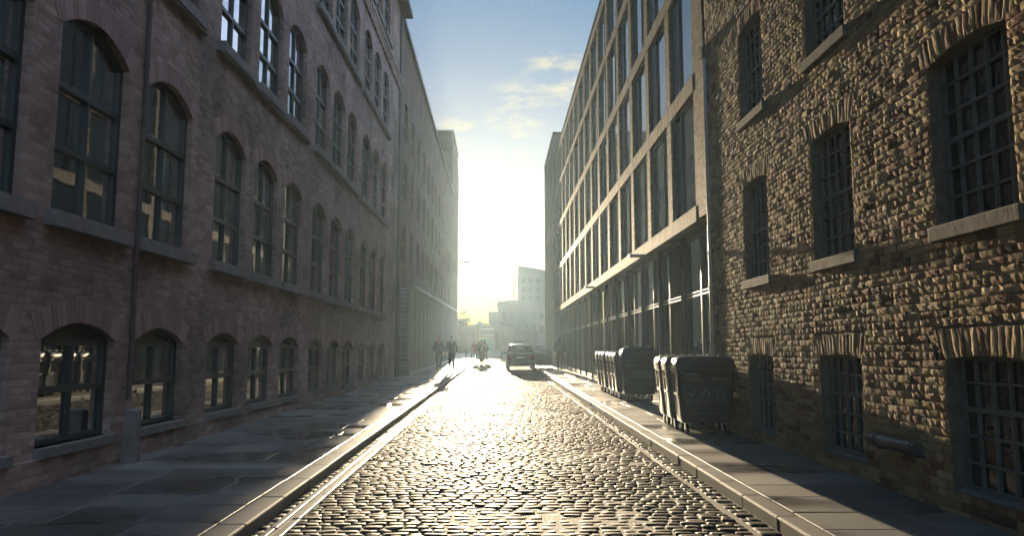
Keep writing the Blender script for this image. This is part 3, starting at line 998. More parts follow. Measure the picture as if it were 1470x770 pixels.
mb = MB(); mb.box(-0.93, 1.0, -0.05, 0.3, 2.85, 3.1); mb.build('beam', M['cream'], gt)
mb = MB(); mb.box(-0.93, 1.0, 0.1, 0.2, 2.1, 2.2); mb.build('crossbar', M['tan'], gt)
mb = MB(); mb.box(-0.93, 1.0, 0.5, 0.6, 1.8, 2.84); mb.build('infill_panel', M['panel'], gt)
rw = empty('side_street_wall', (-0.35, 100, gz(100)), math.atan2(30, 9.4), 'long brown brick wall running away behind the parked car', 'wall')
mb = MB(); mb.box(0, 20, -0.5, 0, -0.3, 3.3); mb.build('wall', M['brick_far'], rw)
mb = MB(); mb.box(0, 20, -0.56, 0.06, 3.303, 3.42); mb.build('coping', M['stone_dark'], rw)

sb = empty('stepped_building', (0, 120, 1.4), 0, 'low stepped grey building rising in two steps towards the tower', 'building')
sb.scale = (0.8,) * 3
mb = MB(); mb.box(-1.9, 0.0, 0, 14, 0, 7.9); mb.box(0.0, 16, -0.5, 14, 0, 9.9); mb.box(1.5, 16, 2, 14, 9.9, 10.3); mb.box(-1.9, -1.75, 0, 0.3, 7.9, 8.3)
mb.build('wall', M['panel'], sb)
for x in np.arange(0.8, 12, 1.5):
    for z in (3.6, 6.4):
        m_ = MB(); m_.box(x, x + 0.8, -0.53, -0.503, z, z + 1.5); m_.build('window', M['frame_left'], sb)
for (x, z) in ((-2.3, 4.6), (-0.3, 8.9)):
    m_ = MB(); m_.box(x, x + 0.35, 0.2, 0.6, z, z + 0.5); m_.box(x + .15, 0.02, 0.35, 0.45, z + .2, z + .3); m_.build('wall_flood_lamp', M['lead'], sb)
tw = empty('tower_block', (0, 132.8, 1.4), 0, 'plain grey tower block with a scaffold hoist up its side in the haze', 'building')
tw.scale = (0.8,) * 3
mb = MB()
pr = [(4.3, 0), (20, 0), (20, 16.2), (11.5, 16.6), (10.4, 17.8), (9.6, 18.1), (4.3, 19.0)]
mb.poly([(x, 0, z) for x, z in pr]); mb.poly([(x, 12, z) for x, z in pr][::-1])
for a, b in zip(pr, pr[1:] + pr[:1]):
    mb.poly([(a[0], 0, a[1]), (a[0], 12, a[1]), (b[0], 12, b[1]), (b[0], 0, b[1])])
mb.build('wall', M['panel'], tw)
for x in (5.2, 6.8, 8.4):
    for z in (11, 13, 15):
        m_ = MB(); m_.box(x, x + 0.9, -0.03, -0.003, z, z + 1.2); m_.build('window', M['frame_left'], tw)
sf = empty('scaffold_hoist', (2.76, 133, 1.4 + 7.2), 0, 'thin scaffold hoist mast standing against the grey tower', 'scaffold')
sf.scale = (0.8,) * 3
mb = MB()
for x in (0.0, 0.62):
    for y in (0, 0.7):
        mb.tube([(x, y, -9.0), (x, y, 10.2 if x else 9.6)], 0.06, 6)
mb.build('standard', M['lead'], sf)
mb = MB()
z = -8
while z < 9.4:
    mb.box(-0.1, 0.7, -0.05, 0.75, z, z + 0.16); mb.tube([(0, 0, z), (0.62, 0, z + 1.0)], 0.04, 6); z += 1.0
mb.build('platform', M['lead'], sf)


def tree(loc, h, cr, label, seed):
    rr = random.Random(seed)
    t = empty('street_tree', loc, 0, label, 'tree', 'trees behind the yard wall')
    mb = MB()
    mb.tube([(0, 0, 0), (0.05, 0, h * 0.35), (0.0, 0.05, h * 0.6), (0.1, 0, h * 0.8)], [0.2, 0.15, 0.1, 0.04], 8)
    for k in range(7):
        an = rr.uniform(0, 6.28); l = cr * rr.uniform(0.6, 0.95); z0 = h * rr.uniform(0.35, 0.6)
        mb.tube([(0, 0, z0), (math.cos(an) * l * 0.5, math.sin(an) * l * 0.5, z0 + l * 0.4), (math.cos(an) * l, math.sin(an) * l, z0 + l * 0.7)], [0.07, 0.045, 0.015], 6)
    mb.build('trunk', M['bark'], t)
    mb = MB()
    clumps = []
    for k in range(22):
        d = Vector((rr.gauss(0, 1), rr.gauss(0, 1), rr.gauss(0, 0.7))).normalized() * rr.uniform(0.35, 1.0)
        clumps.append((Vector((d.x * cr, d.y * cr, h * 0.68 + d.z * h * 0.3)), cr * rr.uniform(0.22, 0.42)))
    for c, r in clumps:
        for k in range(90):
            p = c + Vector((rr.gauss(0, 1), rr.gauss(0, 1), rr.gauss(0, 0.8))) * r * 0.55
            a = Vector((rr.gauss(0, 1), rr.gauss(0, 1), rr.gauss(0, 1))).normalized() * 0.13
            b = a.orthogonal().normalized() * 0.09
            mb.poly([p - a, p + b, p + a, p - b])
    mb.build('crown', M['leaf'], t)


tree((-5.6, 110, gz(110)), 6.0, 1.5, 'taller round leafy tree above the yard wall nearest the brick block', 3)
tree((-3.1, 113, gz(113)), 5.1, 1.35, 'lower leafy tree in the middle behind the yard wall', 8)
tree((-1.5, 111, gz(111)), 4.2, 1.2, 'smallest leafy tree next to the stepped building', 15)

# ------------------------------------------------------------------ BINS
BINW, BIND = 0.42, 0.275


def rrect(hx, hy, z, r, n=4, cy=0.0):
    pts = []
    for (sx, sy, a0) in ((1, 1, 0), (-1, 1, 90), (-1, -1, 180), (1, -1, 270)):
        for k in range(n + 1):
            a = rad(a0 + 90 * k / n)
            pts.append((sx * (hx - r) + r * math.cos(a), cy + sy * (hy - r) + r * math.sin(a), z))
    return pts


mb = MB()
mb.loft([rrect(.345, .215, .17, .04), rrect(.36, .23, .22, .04), rrect(.405, .262, .90, .035), rrect(.43, .285, .905, .035), rrect(.43, .285, .955, .035), rrect(.405, .265, .957, .03)])
bm_body = mb.mesh('body', M['bin'])


def lid_mesh(dome):
    mb = MB()
    if dome < 0.2:
        mb.loft([rrect(.435, .29, .958, .05), rrect(.44, .295, .985, .05), rrect(.43, .287, 1.05, .06), rrect(.405, .265, 1.10, .08), rrect(.36, .225, 1.125, .08), rrect(.25, .15, 1.135, .08)])
    else:
        mb.loft([rrect(.435, .29, .958, .05), rrect(.44, .295, .985, .05), rrect(.43, .28, 1.08, .06), rrect(.40, .235, 1.17, .08), rrect(.34, .17, 1.235, .08), rrect(.2, .08, 1.26, .06)])
    return mb.mesh('lid', M['bin_lid'])


lids = {0: lid_mesh(0.1), 1: lid_mesh(0.3)}


def wheel_mesh():
    mb = MB(); n = 14
    prof = [(-.022, .03), (-.022, .062), (-.014, .072), (.014, .072), (.022, .062), (.022, .03)]
    rings = [[(x, r * math.cos(2 * math.pi * k / n), r * math.sin(2 * math.pi * k / n)) for k in range(n)] for x, r in prof]
    mb.loft(rings)
    return mb.mesh('wheel', M['rubber'])


me_wheel = wheel_mesh()
mb = MB(); mb.box(-.035, -.028, -.03, .03, -.01, .10); mb.box(.028, .035, -.03, .03, -.01, .10); mb.box(-.045, .045, -.05, .05, .085, .105)
mb.tube([(-.034, 0, 0), (.034, 0, 0)], .02, 10)
me_fork = mb.mesh('fork', M['galv'])
mb = MB(); mb.tube([(-.0, 0, 0), (-.07, 0, 0)], .024, 12); mb.tube([(-.055, 0, 0), (-.075, 0, 0)], .036, 12); me_trun = mb.mesh('lifting_pin', M['galv'])
# side frame: raised ribs that catch the low sun
mb = MB()
for y in (-.17, .17):
    mb.loft([[(-.425, y - .02, .885), (-.395, y - .02, .885), (-.395, y + .02, .885), (-.425, y + .02, .885)], [(-.368, y * .85 - .02, .26), (-.345, y * .85 - .02, .26), (-.345, y * .85 + .02, .26), (-.368, y * .85 + .02, .26)]])
mb.loft([[(-.408, -.15, .60), (-.375, -.15, .60), (-.375, .15, .60), (-.408, .15, .60)], [(-.404, -.15, .56), (-.372, -.15, .56), (-.372, .15, .56), (-.404, .15, .56)]])
me_rib = mb.mesh('side_rib', M['bin'])
mb = MB()
mb.tube([(-.3, -.33, .90), (.3, -.33, .90)], .012, 8)
for x in (-.3, 0, .3): mb.tube([(x, -.33, .90), (x, -.27, .92)], .010, 8)
me_handle = mb.mesh('handle', M['bin_lid'])
mb = MB(); mb.tube([(-.02, .0, 1.142), (.02, .0, 1.142)], .013, 8)
me_hinge = mb.mesh('lid_knob', M['galv'])


def face_pt(x, z, off=0.004):
    """a point on the sloping front (-y) face of the bin"""
    y = -(.23 + (z - .22) * (.262 - .23) / (.68)) - off
    return (x, y, z)


def flat_rect(mb, x0, x1, z0, z1, off=0.004, t=0.0):
    if not t:
        mb.poly([face_pt(x0, z0, off), face_pt(x1, z0, off), face_pt(x1, z1, off), face_pt(x0, z1, off)])
    else:
        flat_rect(mb, x0, x1, z0, z0 + t, off); flat_rect(mb, x0, x1, z1 - t, z1, off)
        flat_rect(mb, x0, x0 + t, z0 + t, z1 - t, off); flat_rect(mb, x1 - t, x1, z0 + t, z1 - t, off)


def text_part(parent, body, x, z, size, mat, ext=0.0, bold=0.0):
    cu = bpy.data.curves.new('lettering', 'FONT'); cu.body = body; cu.size = size; cu.offset = bold; cu.extrude = 0.001
    cu.materials.append(mat)
    tmp = bpy.data.objects.new('lettering', cu); COL.objects.link(tmp)
    dg = bpy.context.evaluated_depsgraph_get(); me = bpy.data.meshes.new_from_object(tmp.evaluated_get(dg))
    bpy.data.objects.remove(tmp)
    o = bpy.data.objects.new('lettering', me); COL.objects.link(o); o.parent = parent
    p = face_pt(x, z, 0.005); o.location = p; o.rotation_euler = (rad(90 + 2.6), 0, 0)
    return o


def make_bin(x, y, rz, label, group, lid=0):
    t = empty('wheeled_bin', (x, y, gz(y) + KH + 0.001), rz, label, 'bin', group)
    bo = link('body', bm_body, t, smooth=True, angle=35)
    link('side_rib', me_rib, bo)
    o = link('side_rib', me_rib, bo); o.scale = (-1, 1, 1)
    l = link('lid', lids[lid], t, smooth=True, angle=50)
    link('handle', me_handle, l); 
    for kx in (-.26, 0, .26):
        link('lid_knob', me_hinge, l, (kx, 0, .125 if lid else 0))
    for sx in (-1, 1):
        p = link('lifting_pin', me_trun, t, (sx * .42, 0, .80), smooth=True); p.scale = (sx * -1 * -1, 1, 1)
        for sy in (-1, 1):
            w = link('wheel', me_wheel, t, (sx * .27, sy * .155, .073), smooth=True)
            link('fork', me_fork, w)
    return t, bo


bins = []
NG = 'row of three dark wheeled bins near the old warehouse'
FG = 'row of seven dark wheeled bins in front of the office'
t1, body1 = make_bin(3.06, 11.32, -0.05, 'dark wheeled bin with three recycling pictograms on its front, standing nearest', NG)
make_bin(3.05, 11.93, -0.08, 'dark wheeled bin in the middle of the row of three', NG)
make_bin(3.07, 12.55, -0.06, 'dark wheeled bin at the back of the row of three, beside the steel downpipe', NG)
t4, body4 = make_bin(3.30, 17.75, -0.05, 'taller dark bin with a domed lid and large pale lettering on its front', FG, 1)
lab = ['dark bin directly behind the domed lid bin with large lettering', 'third dark bin of the row of seven, counted from the domed lid one',
       'middle dark bin of the row of seven', 'fifth dark bin of the row of seven, counted from the domed lid one',
       'last but one dark bin of the row of seven, towards the parked car', 'end bin of the row of seven, closest to the parked car']
for i, yy in enumerate((18.40, 19.02, 19.63, 20.36, 20.98, 21.60)):
    make_bin(3.26 + R.uniform(-.03, .03), yy, R.uniform(-.11, -.04), lab[i], FG)
# prints on the near bin
mb = MB()
for i, x in enumerate((-.20, -.005, .19)):
    flat_rect(mb, x - .09, x + .09, .50, .675, 0.004, 0.004)
mb.build('pictogram_frames', M['print_dim'], body1)
mb = MB()
def stroke(mb, pts, w):
    for (a, b) in zip(pts[:-1], pts[1:]):
        dx, dz = b[0] - a[0], b[1] - a[1]; L = math.hypot(dx, dz) or 1
        nx, nz = -dz / L * w, dx / L * w
        mb.poly([face_pt(a[0] - nx, a[1] - nz, .0045), face_pt(b[0] - nx, b[1] - nz, .0045), face_pt(b[0] + nx, b[1] + nz, .0045), face_pt(a[0] + nx, a[1] + nz, .0045)])
arc = lambda cx, cz, r, a0, a1, n=10: [(cx + r * math.cos(rad(a0 + (a1 - a0) * k / n)), cz + r * math.sin(rad(a0 + (a1 - a0) * k / n))) for k in range(n + 1)]
stroke(mb, [(-.25, .60), (-.215, .56), (-.19, .58), (-.16, .65)], .009)
stroke(mb, arc(-.21, .60, .04, 150, 330), .005)
stroke(mb, arc(-.005, .585, .055, -50, 230), .008); stroke(mb, [(-.04, .55), (-.03, .60), (.0, .645), (.03, .60), (.03, .55)], .007)
stroke(mb, arc(.19, .585, .05, 0, 180), .007); stroke(mb, [(.14, .585), (.15, .53)], .006); stroke(mb, [(.24, .585), (.235, .53)], .006); stroke(mb, [(.17, .57), (.17, .53)], .006)
mb.build('pictogram', M['print_dim'], body1)
for q in ((-.285, -.10, .855, .885), (-.29, -.115, .482, .488), (-.29, -.115, .465, .470), (-.06, .05, .482, .488), (-.08, .06, .465, .470), (.11, .29, .474, .480), (-.25, .28, .30, .308)):
    mb = MB(); flat_rect(mb, *q); mb.build('printed_strip', M['print_dim'], body1)
text_part(body1, 'Oxigen', -.275, .785, .065, M['print_dim'])
mb = MB(); stroke(mb, [(-.20 + .115 * math.cos(rad(a)), .805 + .034 * math.sin(rad(a))) for a in range(0, 361, 20)], .003)
stroke(mb, arc(.11, .805, .008, 0, 360), .012)
mb.build('logo', M['print_dim'], body1)
text_part(body1, 'greenstar', .14, .79, .05, M['print_dim'])
# lettering on the domed bin
text_part(body4, 'GENERAL', -.17, .62, .115, M['print_dim'], bold=0.002)
text_part(body4, 'HOUSEHOLD', -.27, .525, .105, M['print_dim'], bold=0.002)
for q in ((-.33, -.05, .82, .845), (-.28, .30, .40, .410), (-.15, .1, .28, .29), (-.33, .33, .78, .783)):
    mb = MB(); flat_rect(mb, *q); mb.build('printed_strip', M['print_dim'], body4)

# ------------------------------------------------------------------ CAR


def make_car(loc, rz, label, open_door):
    c = empty('parked_car', loc, rz, label, 'car')
    hw = 0.80
    # stations along the length, rear (0) to front (3.9): y, bottom, belt, half width
    st = [(0.0, .42, .78, .66), (.05, .30, .92, .76), (.35, .24, .95, .80), (.95, .2, .94, .80), (2.0, .2, .92, .80), (2.75, .2, .90, .80), (3.3, .22, .83, .79), (3.75, .26, .74, .74), (3.9, .36, .64, .62)]
    rings = []
    for (y, zb, zt, w) in st:
        half = [(w * .80, zb), (w * .97, zb + .06), (w, zb + .25), (w * .99, zt - .12), (w * .93, zt - .02), (w * .80, zt)]
        ring = [(x, y, z) for x, z in half] + [(-x, y, z) for x, z in half[::-1]]
        rings.append(ring)
    mb = MB(); mb.loft(rings); body = mb.build('body', M['carpaint'], c, smooth=True, angle=50)
    # roof shell
    def sec(y, w, z): return [(w, y, z - .06), (w * .93, y, z - .012), (w * .5, y, z + .012), (-w * .5, y, z + .012), (-w * .93, y, z - .012), (-w, y, z - .06)]
    mb = MB(); mb.loft([sec(.30, .56, 1.36), sec(.6, .60, 1.43), (sec(1.3, .61, 1.455)), sec(1.95, .59, 1.42), sec(2.1, .57, 1.38)]); mb.build('roof', M['carpaint'], c, smooth=True, angle=50)
    mb = MB()
    for s in (-1, 1):
        for (a, b, r) in (((.70, .14, .93), (.56, .34, 1.34), .05), ((.75, 1.25, .92), (.60, 1.2, 1.40), .03), ((.72, 2.85, .88), (.57, 2.05, 1.37), .035)):
            mb.tube([(s * a[0], a[1], a[2]), (s * b[0], b[1], b[2])], r, 6)
    mb.build('pillar', M['carpaint'], c)
    # seats seen through the rear window
    mb = MB()
    for s in (-1, 1):
        mb.loft([rrect(.2, .06, .7, .04, 3, 1.95), rrect(.2, .05, 1.1, .04, 3, 1.85)]); 
    for x in (-.36, .36):
        mb.loft([rrect(.22, .07, .5, .05, 3, 1.75), rrect(.2, .05, 1.08, .05, 3, 1.6)][0:2]); mb.box(x - .12, x + .12, 1.55, 1.63, 1.1, 1.26); mb.box(x - .22, x + .22, 1.56, 1.68, .6, 1.08)
    mb.build('seat', M['cloth_dark'], c)
    tint, ntg, bg = new_mat('clear_car_glass')
    bg.inputs['Transmission Weight'].default_value = 1.0; bg.inputs['Roughness'].default_value = 0.02; bg.inputs['IOR'].default_value = 1.05
    bg.inputs['Base Color'].default_value = (0.75, 0.8, 0.8, 1)
    mb = MB(); mb.poly([(-.62, .10, .95), (.62, .10, .95), (.50, .33, 1.33), (-.50, .33, 1.33)]); mb.build('rear_window', tint, c)
    mb = MB(); mb.poly([(-.68, 2.9, .90), (.68, 2.9, .90), (.53, 2.08, 1.36), (-.53, 2.08, 1.36)]); mb.build('windscreen', tint, c)
    for s in (-1, 1):
        mb = MB(); mb.poly([(s * .745, .35, .95), (s * .75, 1.22, .94), (s * .60, 1.18, 1.38), (s * .58, .45, 1.34)]); mb.build('side_window', tint, c)
        if not (s > 0 and open_door):
            mb = MB(); mb.poly([(s * .75, 1.28, .94), (s * .735, 2.75, .90), (s * .585, 2.05, 1.36), (s * .60, 1.24, 1.38)]); mb.build('side_window', tint, c)
    mb = MB(); mb.loft([rrect(.74, .05, .40, .04, 3, -.01), rrect(.76, .07, .50, .05, 3, 0.0), rrect(.74, .05, .58, .04, 3, .01)]); mb.build('rear_bumper', M['cloth_dark'], c, smooth=True)
    for s in (-1, 1):
        mb = MB(); mb.box(min(s * .56, s * .73), max(s * .56, s * .73), -.005, .05, .62, .86); mb.build('tail_lamp', M['taillamp'], c, bevel=0.015)
        for y in (.68, 3.15):
            m_ = MB(); n = 18
            prof = [(-.09, .12), (-.09, .25), (-.06, .29), (.06, .29), (.09, .25), (.09, .12)]
            m_.loft([[(x, r * math.cos(2 * math.pi * k / n), r * math.sin(2 * math.pi * k / n)) for k in range(n)] for x, r in prof])
            w = m_.build('wheel', M['rubber'], c, (s * .71, y, .29), smooth=True)
            m_ = MB(); m_.tube([(s * .085, 0, 0), (s * .097, 0, 0)], .17, 16); m_.build('rim', M['galv'], w)
    mb = MB(); mb.box(-.24, .24, -.035, -.02, .66, .77); mb.build('number_plate', M['plate'], c)
    mb = MB(); mb.tube([(-.02, .05, 1.30), (.35, .08, 1.02)], .008, 6); mb.build('rear_wiper', M['rubber'], c)
    for s in (-1, 1):
        if s > 0 and open_door: continue
        mb = MB(); mb.box(min(s * .80, s * .95), max(s * .80, s * .95), 2.5, 2.58, .90, 1.02); mb.build('door_mirror', M['carpaint'], c, bevel=0.02)
    if open_door:
        d = MB(); d.loft([[(-.03, 0, .27), (.03, 0, .27), (.03, 1.05, .25), (-.03, 1.05, .25)], [(-.04, 0, .6), (.04, 0, .6), (.04, 1.1, .6), (-.04, 1.1, .6)], [(-.03, 0, .92), (.03, 0, .92), (.03, 1.12, .90), (-.03, 1.12, .90)]])
        d.tube([(0, 0.03, .92), (-.10, .1, 1.36), (-.10, .45, 1.38), (0, 1.08, .92)], .025, 6)
        do = d.build('door', M['carpaint'], c, (.80, 2.5, 0)); do.rotation_euler = (0, 0, rad(-66 - 180 + 360 - 0))
        do.rotation_euler = (0, 0, rad(-112 + 0))
        g = MB(); g.poly([(0, .05, .93), (-.09, .12, 1.34), (-.09, .44, 1.36), (0, 1.05, .93)]); g.build('door_window', tint, do)
        m_ = MB(); m_.box(-.16, -.02, .95, 1.05, .92, 1.04); m_.build('door_mirror', M['carpaint'], do, bevel=.02)
    return c


make_car((1.29, 41.8, gz(42)), 0, 'dark hatchback parked by the kerb with its passenger door open', True)
make_car((-5.0, 88, gz(88)), rad(88), 'dark car parked sideways across the junction beside the yard wall', False)
make_car((-1.5 + 3.2, 94, gz(94)), rad(-80), 'dark car standing across the junction between the thin post and the hatchback', False)

# ------------------------------------------------------------------ PEOPLE


def skin_obj(name, pts, edges, mat, parent, sub=1, root=0):
    me = bpy.data.meshes.new(name)
    me.from_pydata([p[:3] for p in pts], edges, []); me.materials.append(mat)
    o = bpy.data.objects.new(name, me); COL.objects.link(o); o.parent = parent
    sk = o.modifiers.new('skin', 'SKIN'); sk.use_smooth_shade = True
    if not me.skin_vertices:
        pass
    d = me.skin_vertices[0].data
    for i, p in enumerate(pts):
        r = p[3]
        d[i].radius = r if isinstance(r, tuple) else (r, r)
        d[i].use_root = (i == root)
    sb_ = o.modifiers.new('sub', 'SUBSURF'); sb_.levels = sub; sb_.render_levels = sub
    return o


def person(loc, rz, label, coat, legs, step=0.28, hood=False, long_coat=False, scale=1.0, arm=0.2):
    t = empty('person', loc, rz, label, 'person', None)
    t.scale = (scale,) * 3
    # joints; the figure faces +y before rotation
    def limbs(extra=0.0):
        L = {}
        for s, k in ((-1, 1), (1, -1)):
            f = k * step
            L[s] = dict(hip=(s * .09, 0, .92), knee=(s * .095, f * .55 + .05, .50), ankle=(s * .095, f - (0.02), .09 if k > 0 else .13), toe=(s * .105, f + .14, .035 if k > 0 else .05),
                        sh=(s * .18, 0, 1.43), el=(s * .235, -f * arm * 2 - .02, 1.16), wr=(s * .235, -f * arm * 3.2 + .06, .93), ha=(s * .225, -f * arm * 3.5 + .08, .86))
        return L
    L = limbs()
    pts = [(0, 0, .95, (.14, .10)), (0, .01, 1.15, (.13, .095)), (0, 0, 1.35, (.15, .10)), (0, -.01, 1.50, .052), (0, .015, 1.56, .055), (0, .02, 1.64, (.078, .092)), (0, .01, 1.72, .07), (0, .115, 1.62, .013)]
    ed = [(0, 1), (1, 2), (2, 3), (3, 4), (4, 5), (5, 6), (5, 7)]
    for s in (-1, 1):
        l = L[s]; b = len(pts)
        pts += [(*l['hip'], .085), (*l['knee'], .055), (*l['ankle'], .038), (*l['toe'], .034)]
        ed += [(0, b), (b, b + 1), (b + 1, b + 2), (b + 2, b + 3)]
        b = len(pts)
        pts += [(*l['sh'], .055), (*l['el'], .042), (*l['wr'], .028), (*l['ha'], (.034, .02))]
        ed += [(2, b), (b, b + 1), (b + 1, b + 2), (b + 2, b + 3)]
        hx, hy, hz = l['ha']
        for q in range(5):
            oy = (q - 2) * .018
            b2_ = len(pts)
            if q == 4:
                pts += [(hx - s * .01, hy + .045, hz + .01, .011), (hx - s * .015, hy + .055, hz - .03, .009)]
            else:
                pts += [(hx, hy + oy, hz - .045, .0095), (hx - s * .012, hy + oy + .004, hz - .08 + abs(q - 1.5) * .006, .008)]
            ed += [(b + 3, b2_), (b2_, b2_ + 1)]
    skin_obj('body', pts, ed, M['skin'], t)
    # coat
    hem = .55 if long_coat else .84
    pts = [(0, 0, .95, (.175, .135)), (0, .01, 1.15, (.17, .13)), (0, 0, 1.35, (.185, .135)), (0, -.01, 1.475, (.085, .08)), (0, 0, hem, (.185, .15))]
    ed = [(0, 1), (1, 2), (2, 3), (0, 4)]
    for s in (-1, 1):
        l = L[s]; b = len(pts)
        pts += [(*l['sh'], .075), (*l['el'], .06), (*l['wr'], .048)]
        ed += [(2, b), (b, b + 1), (b + 1, b + 2)]
    if hood:
        pts += [(0, -.03, 1.55, .09), (0, -.005, 1.66, .115), (0, -.02, 1.73, .08)]
        b = len(pts) - 3; ed += [(3, b), (b, b + 1), (b + 1, b + 2)]
    skin_obj('coat', pts, ed, coat, t)
    pts = [(0, 0, .93, (.14, .11))]; ed = []
    for s in (-1, 1):
        l = L[s]; b = len(pts)
        pts += [(*l['hip'], .10), (*l['knee'], .072), (l['ankle'][0], l['ankle'][1], l['ankle'][2] + .03, .056)]
        ed += [(0, b), (b, b + 1), (b + 1, b + 2)]
    skin_obj('trousers', pts, ed, legs, t)
    for s in (-1, 1):
        l = L[s]
        skin_obj('shoe', [(l['ankle'][0], l['ankle'][1] - .05, l['ankle'][2] - .04, (.045, .045)), (l['ankle'][0], l['ankle'][1] + .03, l['ankle'][2] - .035, (.048, .045)), (l['toe'][0], l['toe'][1] + .02, l['toe'][2], (.045, .032))], [(0, 1), (1, 2)], M['cloth_dark'], t)
    if not hood:
        skin_obj('hair', [(0, -.045, 1.60, .055), (0, -.02, 1.68, (.085, .085)), (0, .02, 1.735, (.075, .06))], [(0, 1), (1, 2)], M['hair'], t)
    for s in (-1, 1):
        m_ = MB(); m_.tube([(s * .075, .0, 1.625), (s * .093, -.005, 1.635)], [.02, .012], 6); m_.build('ear', M['skin'], t)
        m_ = MB(); m_.tube([(s * .033, .100, 1.645), (s * .033, .108, 1.645)], .012, 8); m_.build('eye', M['hair'], t)
    return t


person((-2.22, 36.6, gz(36.6) + KH), rad(180), 'person in a long dark coat walking along the sunlit kerb', M['cloth_dark'], M['denim'], 0.20, long_coat=True)
person((-2.98, 38.5, gz(38.5) + KH), rad(175), 'person in dark clothes walking in the shade close to the hoarding', M['cloth_navy'], M['cloth_dark'], 0.24)
pr_ = person((-1.22, 56, gz(56)), rad(170), 'person in a dark jacket carrying a pale box on the road edge', M['cloth_navy'], M['cloth_dark'], 0.26)
person((-0.98, 60, gz(60)), rad(10), 'smaller person walking away behind the box carrier', M['cloth_dark'], M['denim'], 0.22, hood=True)
person((-1.72, 58.5, gz(58.5)), rad(0), 'person in a red jacket beside the box carrier', M['cloth_red'], M['denim'], 0.18)
person((3.17, 38.6, gz(38.6) + KH), rad(-8), 'person in a dark hooded coat walking beside the office behind the car', M['cloth_navy'], M['cloth_dark'], 0.34, hood=True)
cb = empty('cardboard_box', (-1.25, 55.72, gz(56) + 1.36), 0.1, 'pale tan cardboard box held up by the person on the road edge', 'box')
mb = MB(); mb.box(-.25, .25, -.16, .16, 0, .34); mb.build('carton', M['tan'], cb, bevel=0.006)
mb = MB(); mb.box(-.252, .252, -.03, .03, .341, .344); mb.build('tape', M['cream'], cb)

# bollards and post at the junction


def bollard(x, y, z, label):
    t = empty('iron_bollard', (x, y, z), 0, label, 'bollard', 'iron bollards by the kerb')
    mb = MB(); mb.tube([(0, 0, 0), (0, 0, .06), (0, 0, .07), (0, 0, .9), (0, 0, .95)], [.10, .10, .07, .055, .055], 12); mb.build('post', M['lead'], t, smooth=True)
    mb = MB(); mb.tube([(0, 0, .95), (0, 0, 1.0), (0, 0, 1.06), (0, 0, 1.1)], [.075, .08, .07, .03], 12); mb.build('cap', M['galv'], t, smooth=True)


bollard(-2.28, 54.5, gz(54.5) + KH, 'slim iron bollard with a bright cap on the sunlit pavement')
bollard(-2.3, 66, gz(66) + KH, 'farther iron bollard on the pavement behind the walkers')
pp = empty('sign_post', (.38, 72, gz(72)), 0, 'tall thin grey post with thick foot standing in the road before the wall', 'post')
mb = MB(); mb.tube([(0, 0, .7), (0, 0, 3.5)], .05, 10); mb.build('shaft', M['lead'], pp, smooth=True)
mb = MB(); mb.tube([(0, 0, 0), (0, 0, .7), (0, 0, .75)], [.15, .12, .06], 12); mb.build('foot', M['lead'], pp, smooth=True)

# ------------------------------------------------------------------ HAZE
mb = MB(); mb.box(-55, 55, -29.5, 147, -1.6, 24.0)
hz = mb.build('haze', [])
hm = bpy.data.materials.new('haze_air'); hm.use_nodes = True
nt = NT(hm); nt.n.remove(nt.n['Principled BSDF'])
pv = nt.a('ShaderNodeVolumePrincipled')
pv.inputs['Color'].default_value = (0.6, 0.82, 1.0, 1)
pv.inputs['Density'].default_value = 0.00036
pv.inputs['Anisotropy'].default_value = 0.7
nt.c(pv.outputs[0], nt.n['Material Output'].inputs['Volume'])
hz.data.materials.append(hm)
tag(hz, kind='stuff', label='pale sunlit haze filling the street', cat='haze')

th = math.atan((505 - 385) / F); ps = math.atan((735 - 714.5) / F * math.cos(th))
f_ = Vector((math.sin(ps) * math.cos(th), math.cos(ps) * math.cos(th), math.sin(th)))
r_ = Vector((math.cos(ps), -math.sin(ps), 0)); u_ = r_.cross(f_)
# ------------------------------------------------------------------ SKY AND SUN
w = bpy.data.worlds.new('World'); SC.world = w; w.use_nodes = True
nt = NT(w)
bgn = nt.n['Background']
sky = nt.a('ShaderNodeTexSky', sky_type='NISHITA')
sky.sun_disc = False
sky.sun_elevation = SUN_EL
sky.sun_rotation = -SUN_AZ
sky.air_density = 1.0; sky.dust_density = 0.4; sky.ozone_density = 2.5; sky.altitude = 30
tc = nt.a('ShaderNodeTexCoord').outputs['Generated']
mp = nt.a('ShaderNodeMapping'); mp.inputs['Scale'].default_value = (5, 5, 11); mp.inputs['Location'].default_value = (1.3, 0.4, 0.2)
nt.c(tc, mp.inputs[0])
cn = noise_tex(nt, mp.outputs[0], 1.0, 8, 0.6)
sp = nt.a('ShaderNodeSeparateXYZ'); nt.c(tc, sp.inputs[0])
belt = ramp(nt, sp.outputs[2], [(0.08, (0, 0, 0)), (0.2, (1, 1, 1)), (0.9, (0.85, 0.85, 0.85))])
# unseen bright cloud outside the gap, added to lighten the mill wall and windows
cfo = math_n(nt, 'MULTIPLY', ramp(nt, cn, [(0.36, (0, 0, 0)), (0.54, (1, 1, 1))]), belt)
ds = nt.a('ShaderNodeVectorMath', operation='DISTANCE'); nt.c(tc, ds.inputs[0]); ds.inputs[1].default_value = (f_ + u_ * 0.2).normalized()
mr = nt.a('ShaderNodeMapRange', interpolation_type='SMOOTHSTEP'); nt.c(ds.outputs['Value'], mr.inputs[0])
mr.inputs[1].default_value = 0.20; mr.inputs[2].default_value = 0.33; mr.inputs[3].default_value = 0; mr.inputs[4].default_value = 0.92
cfo = math_n(nt, 'MULTIPLY', cfo, mr.outputs[0])
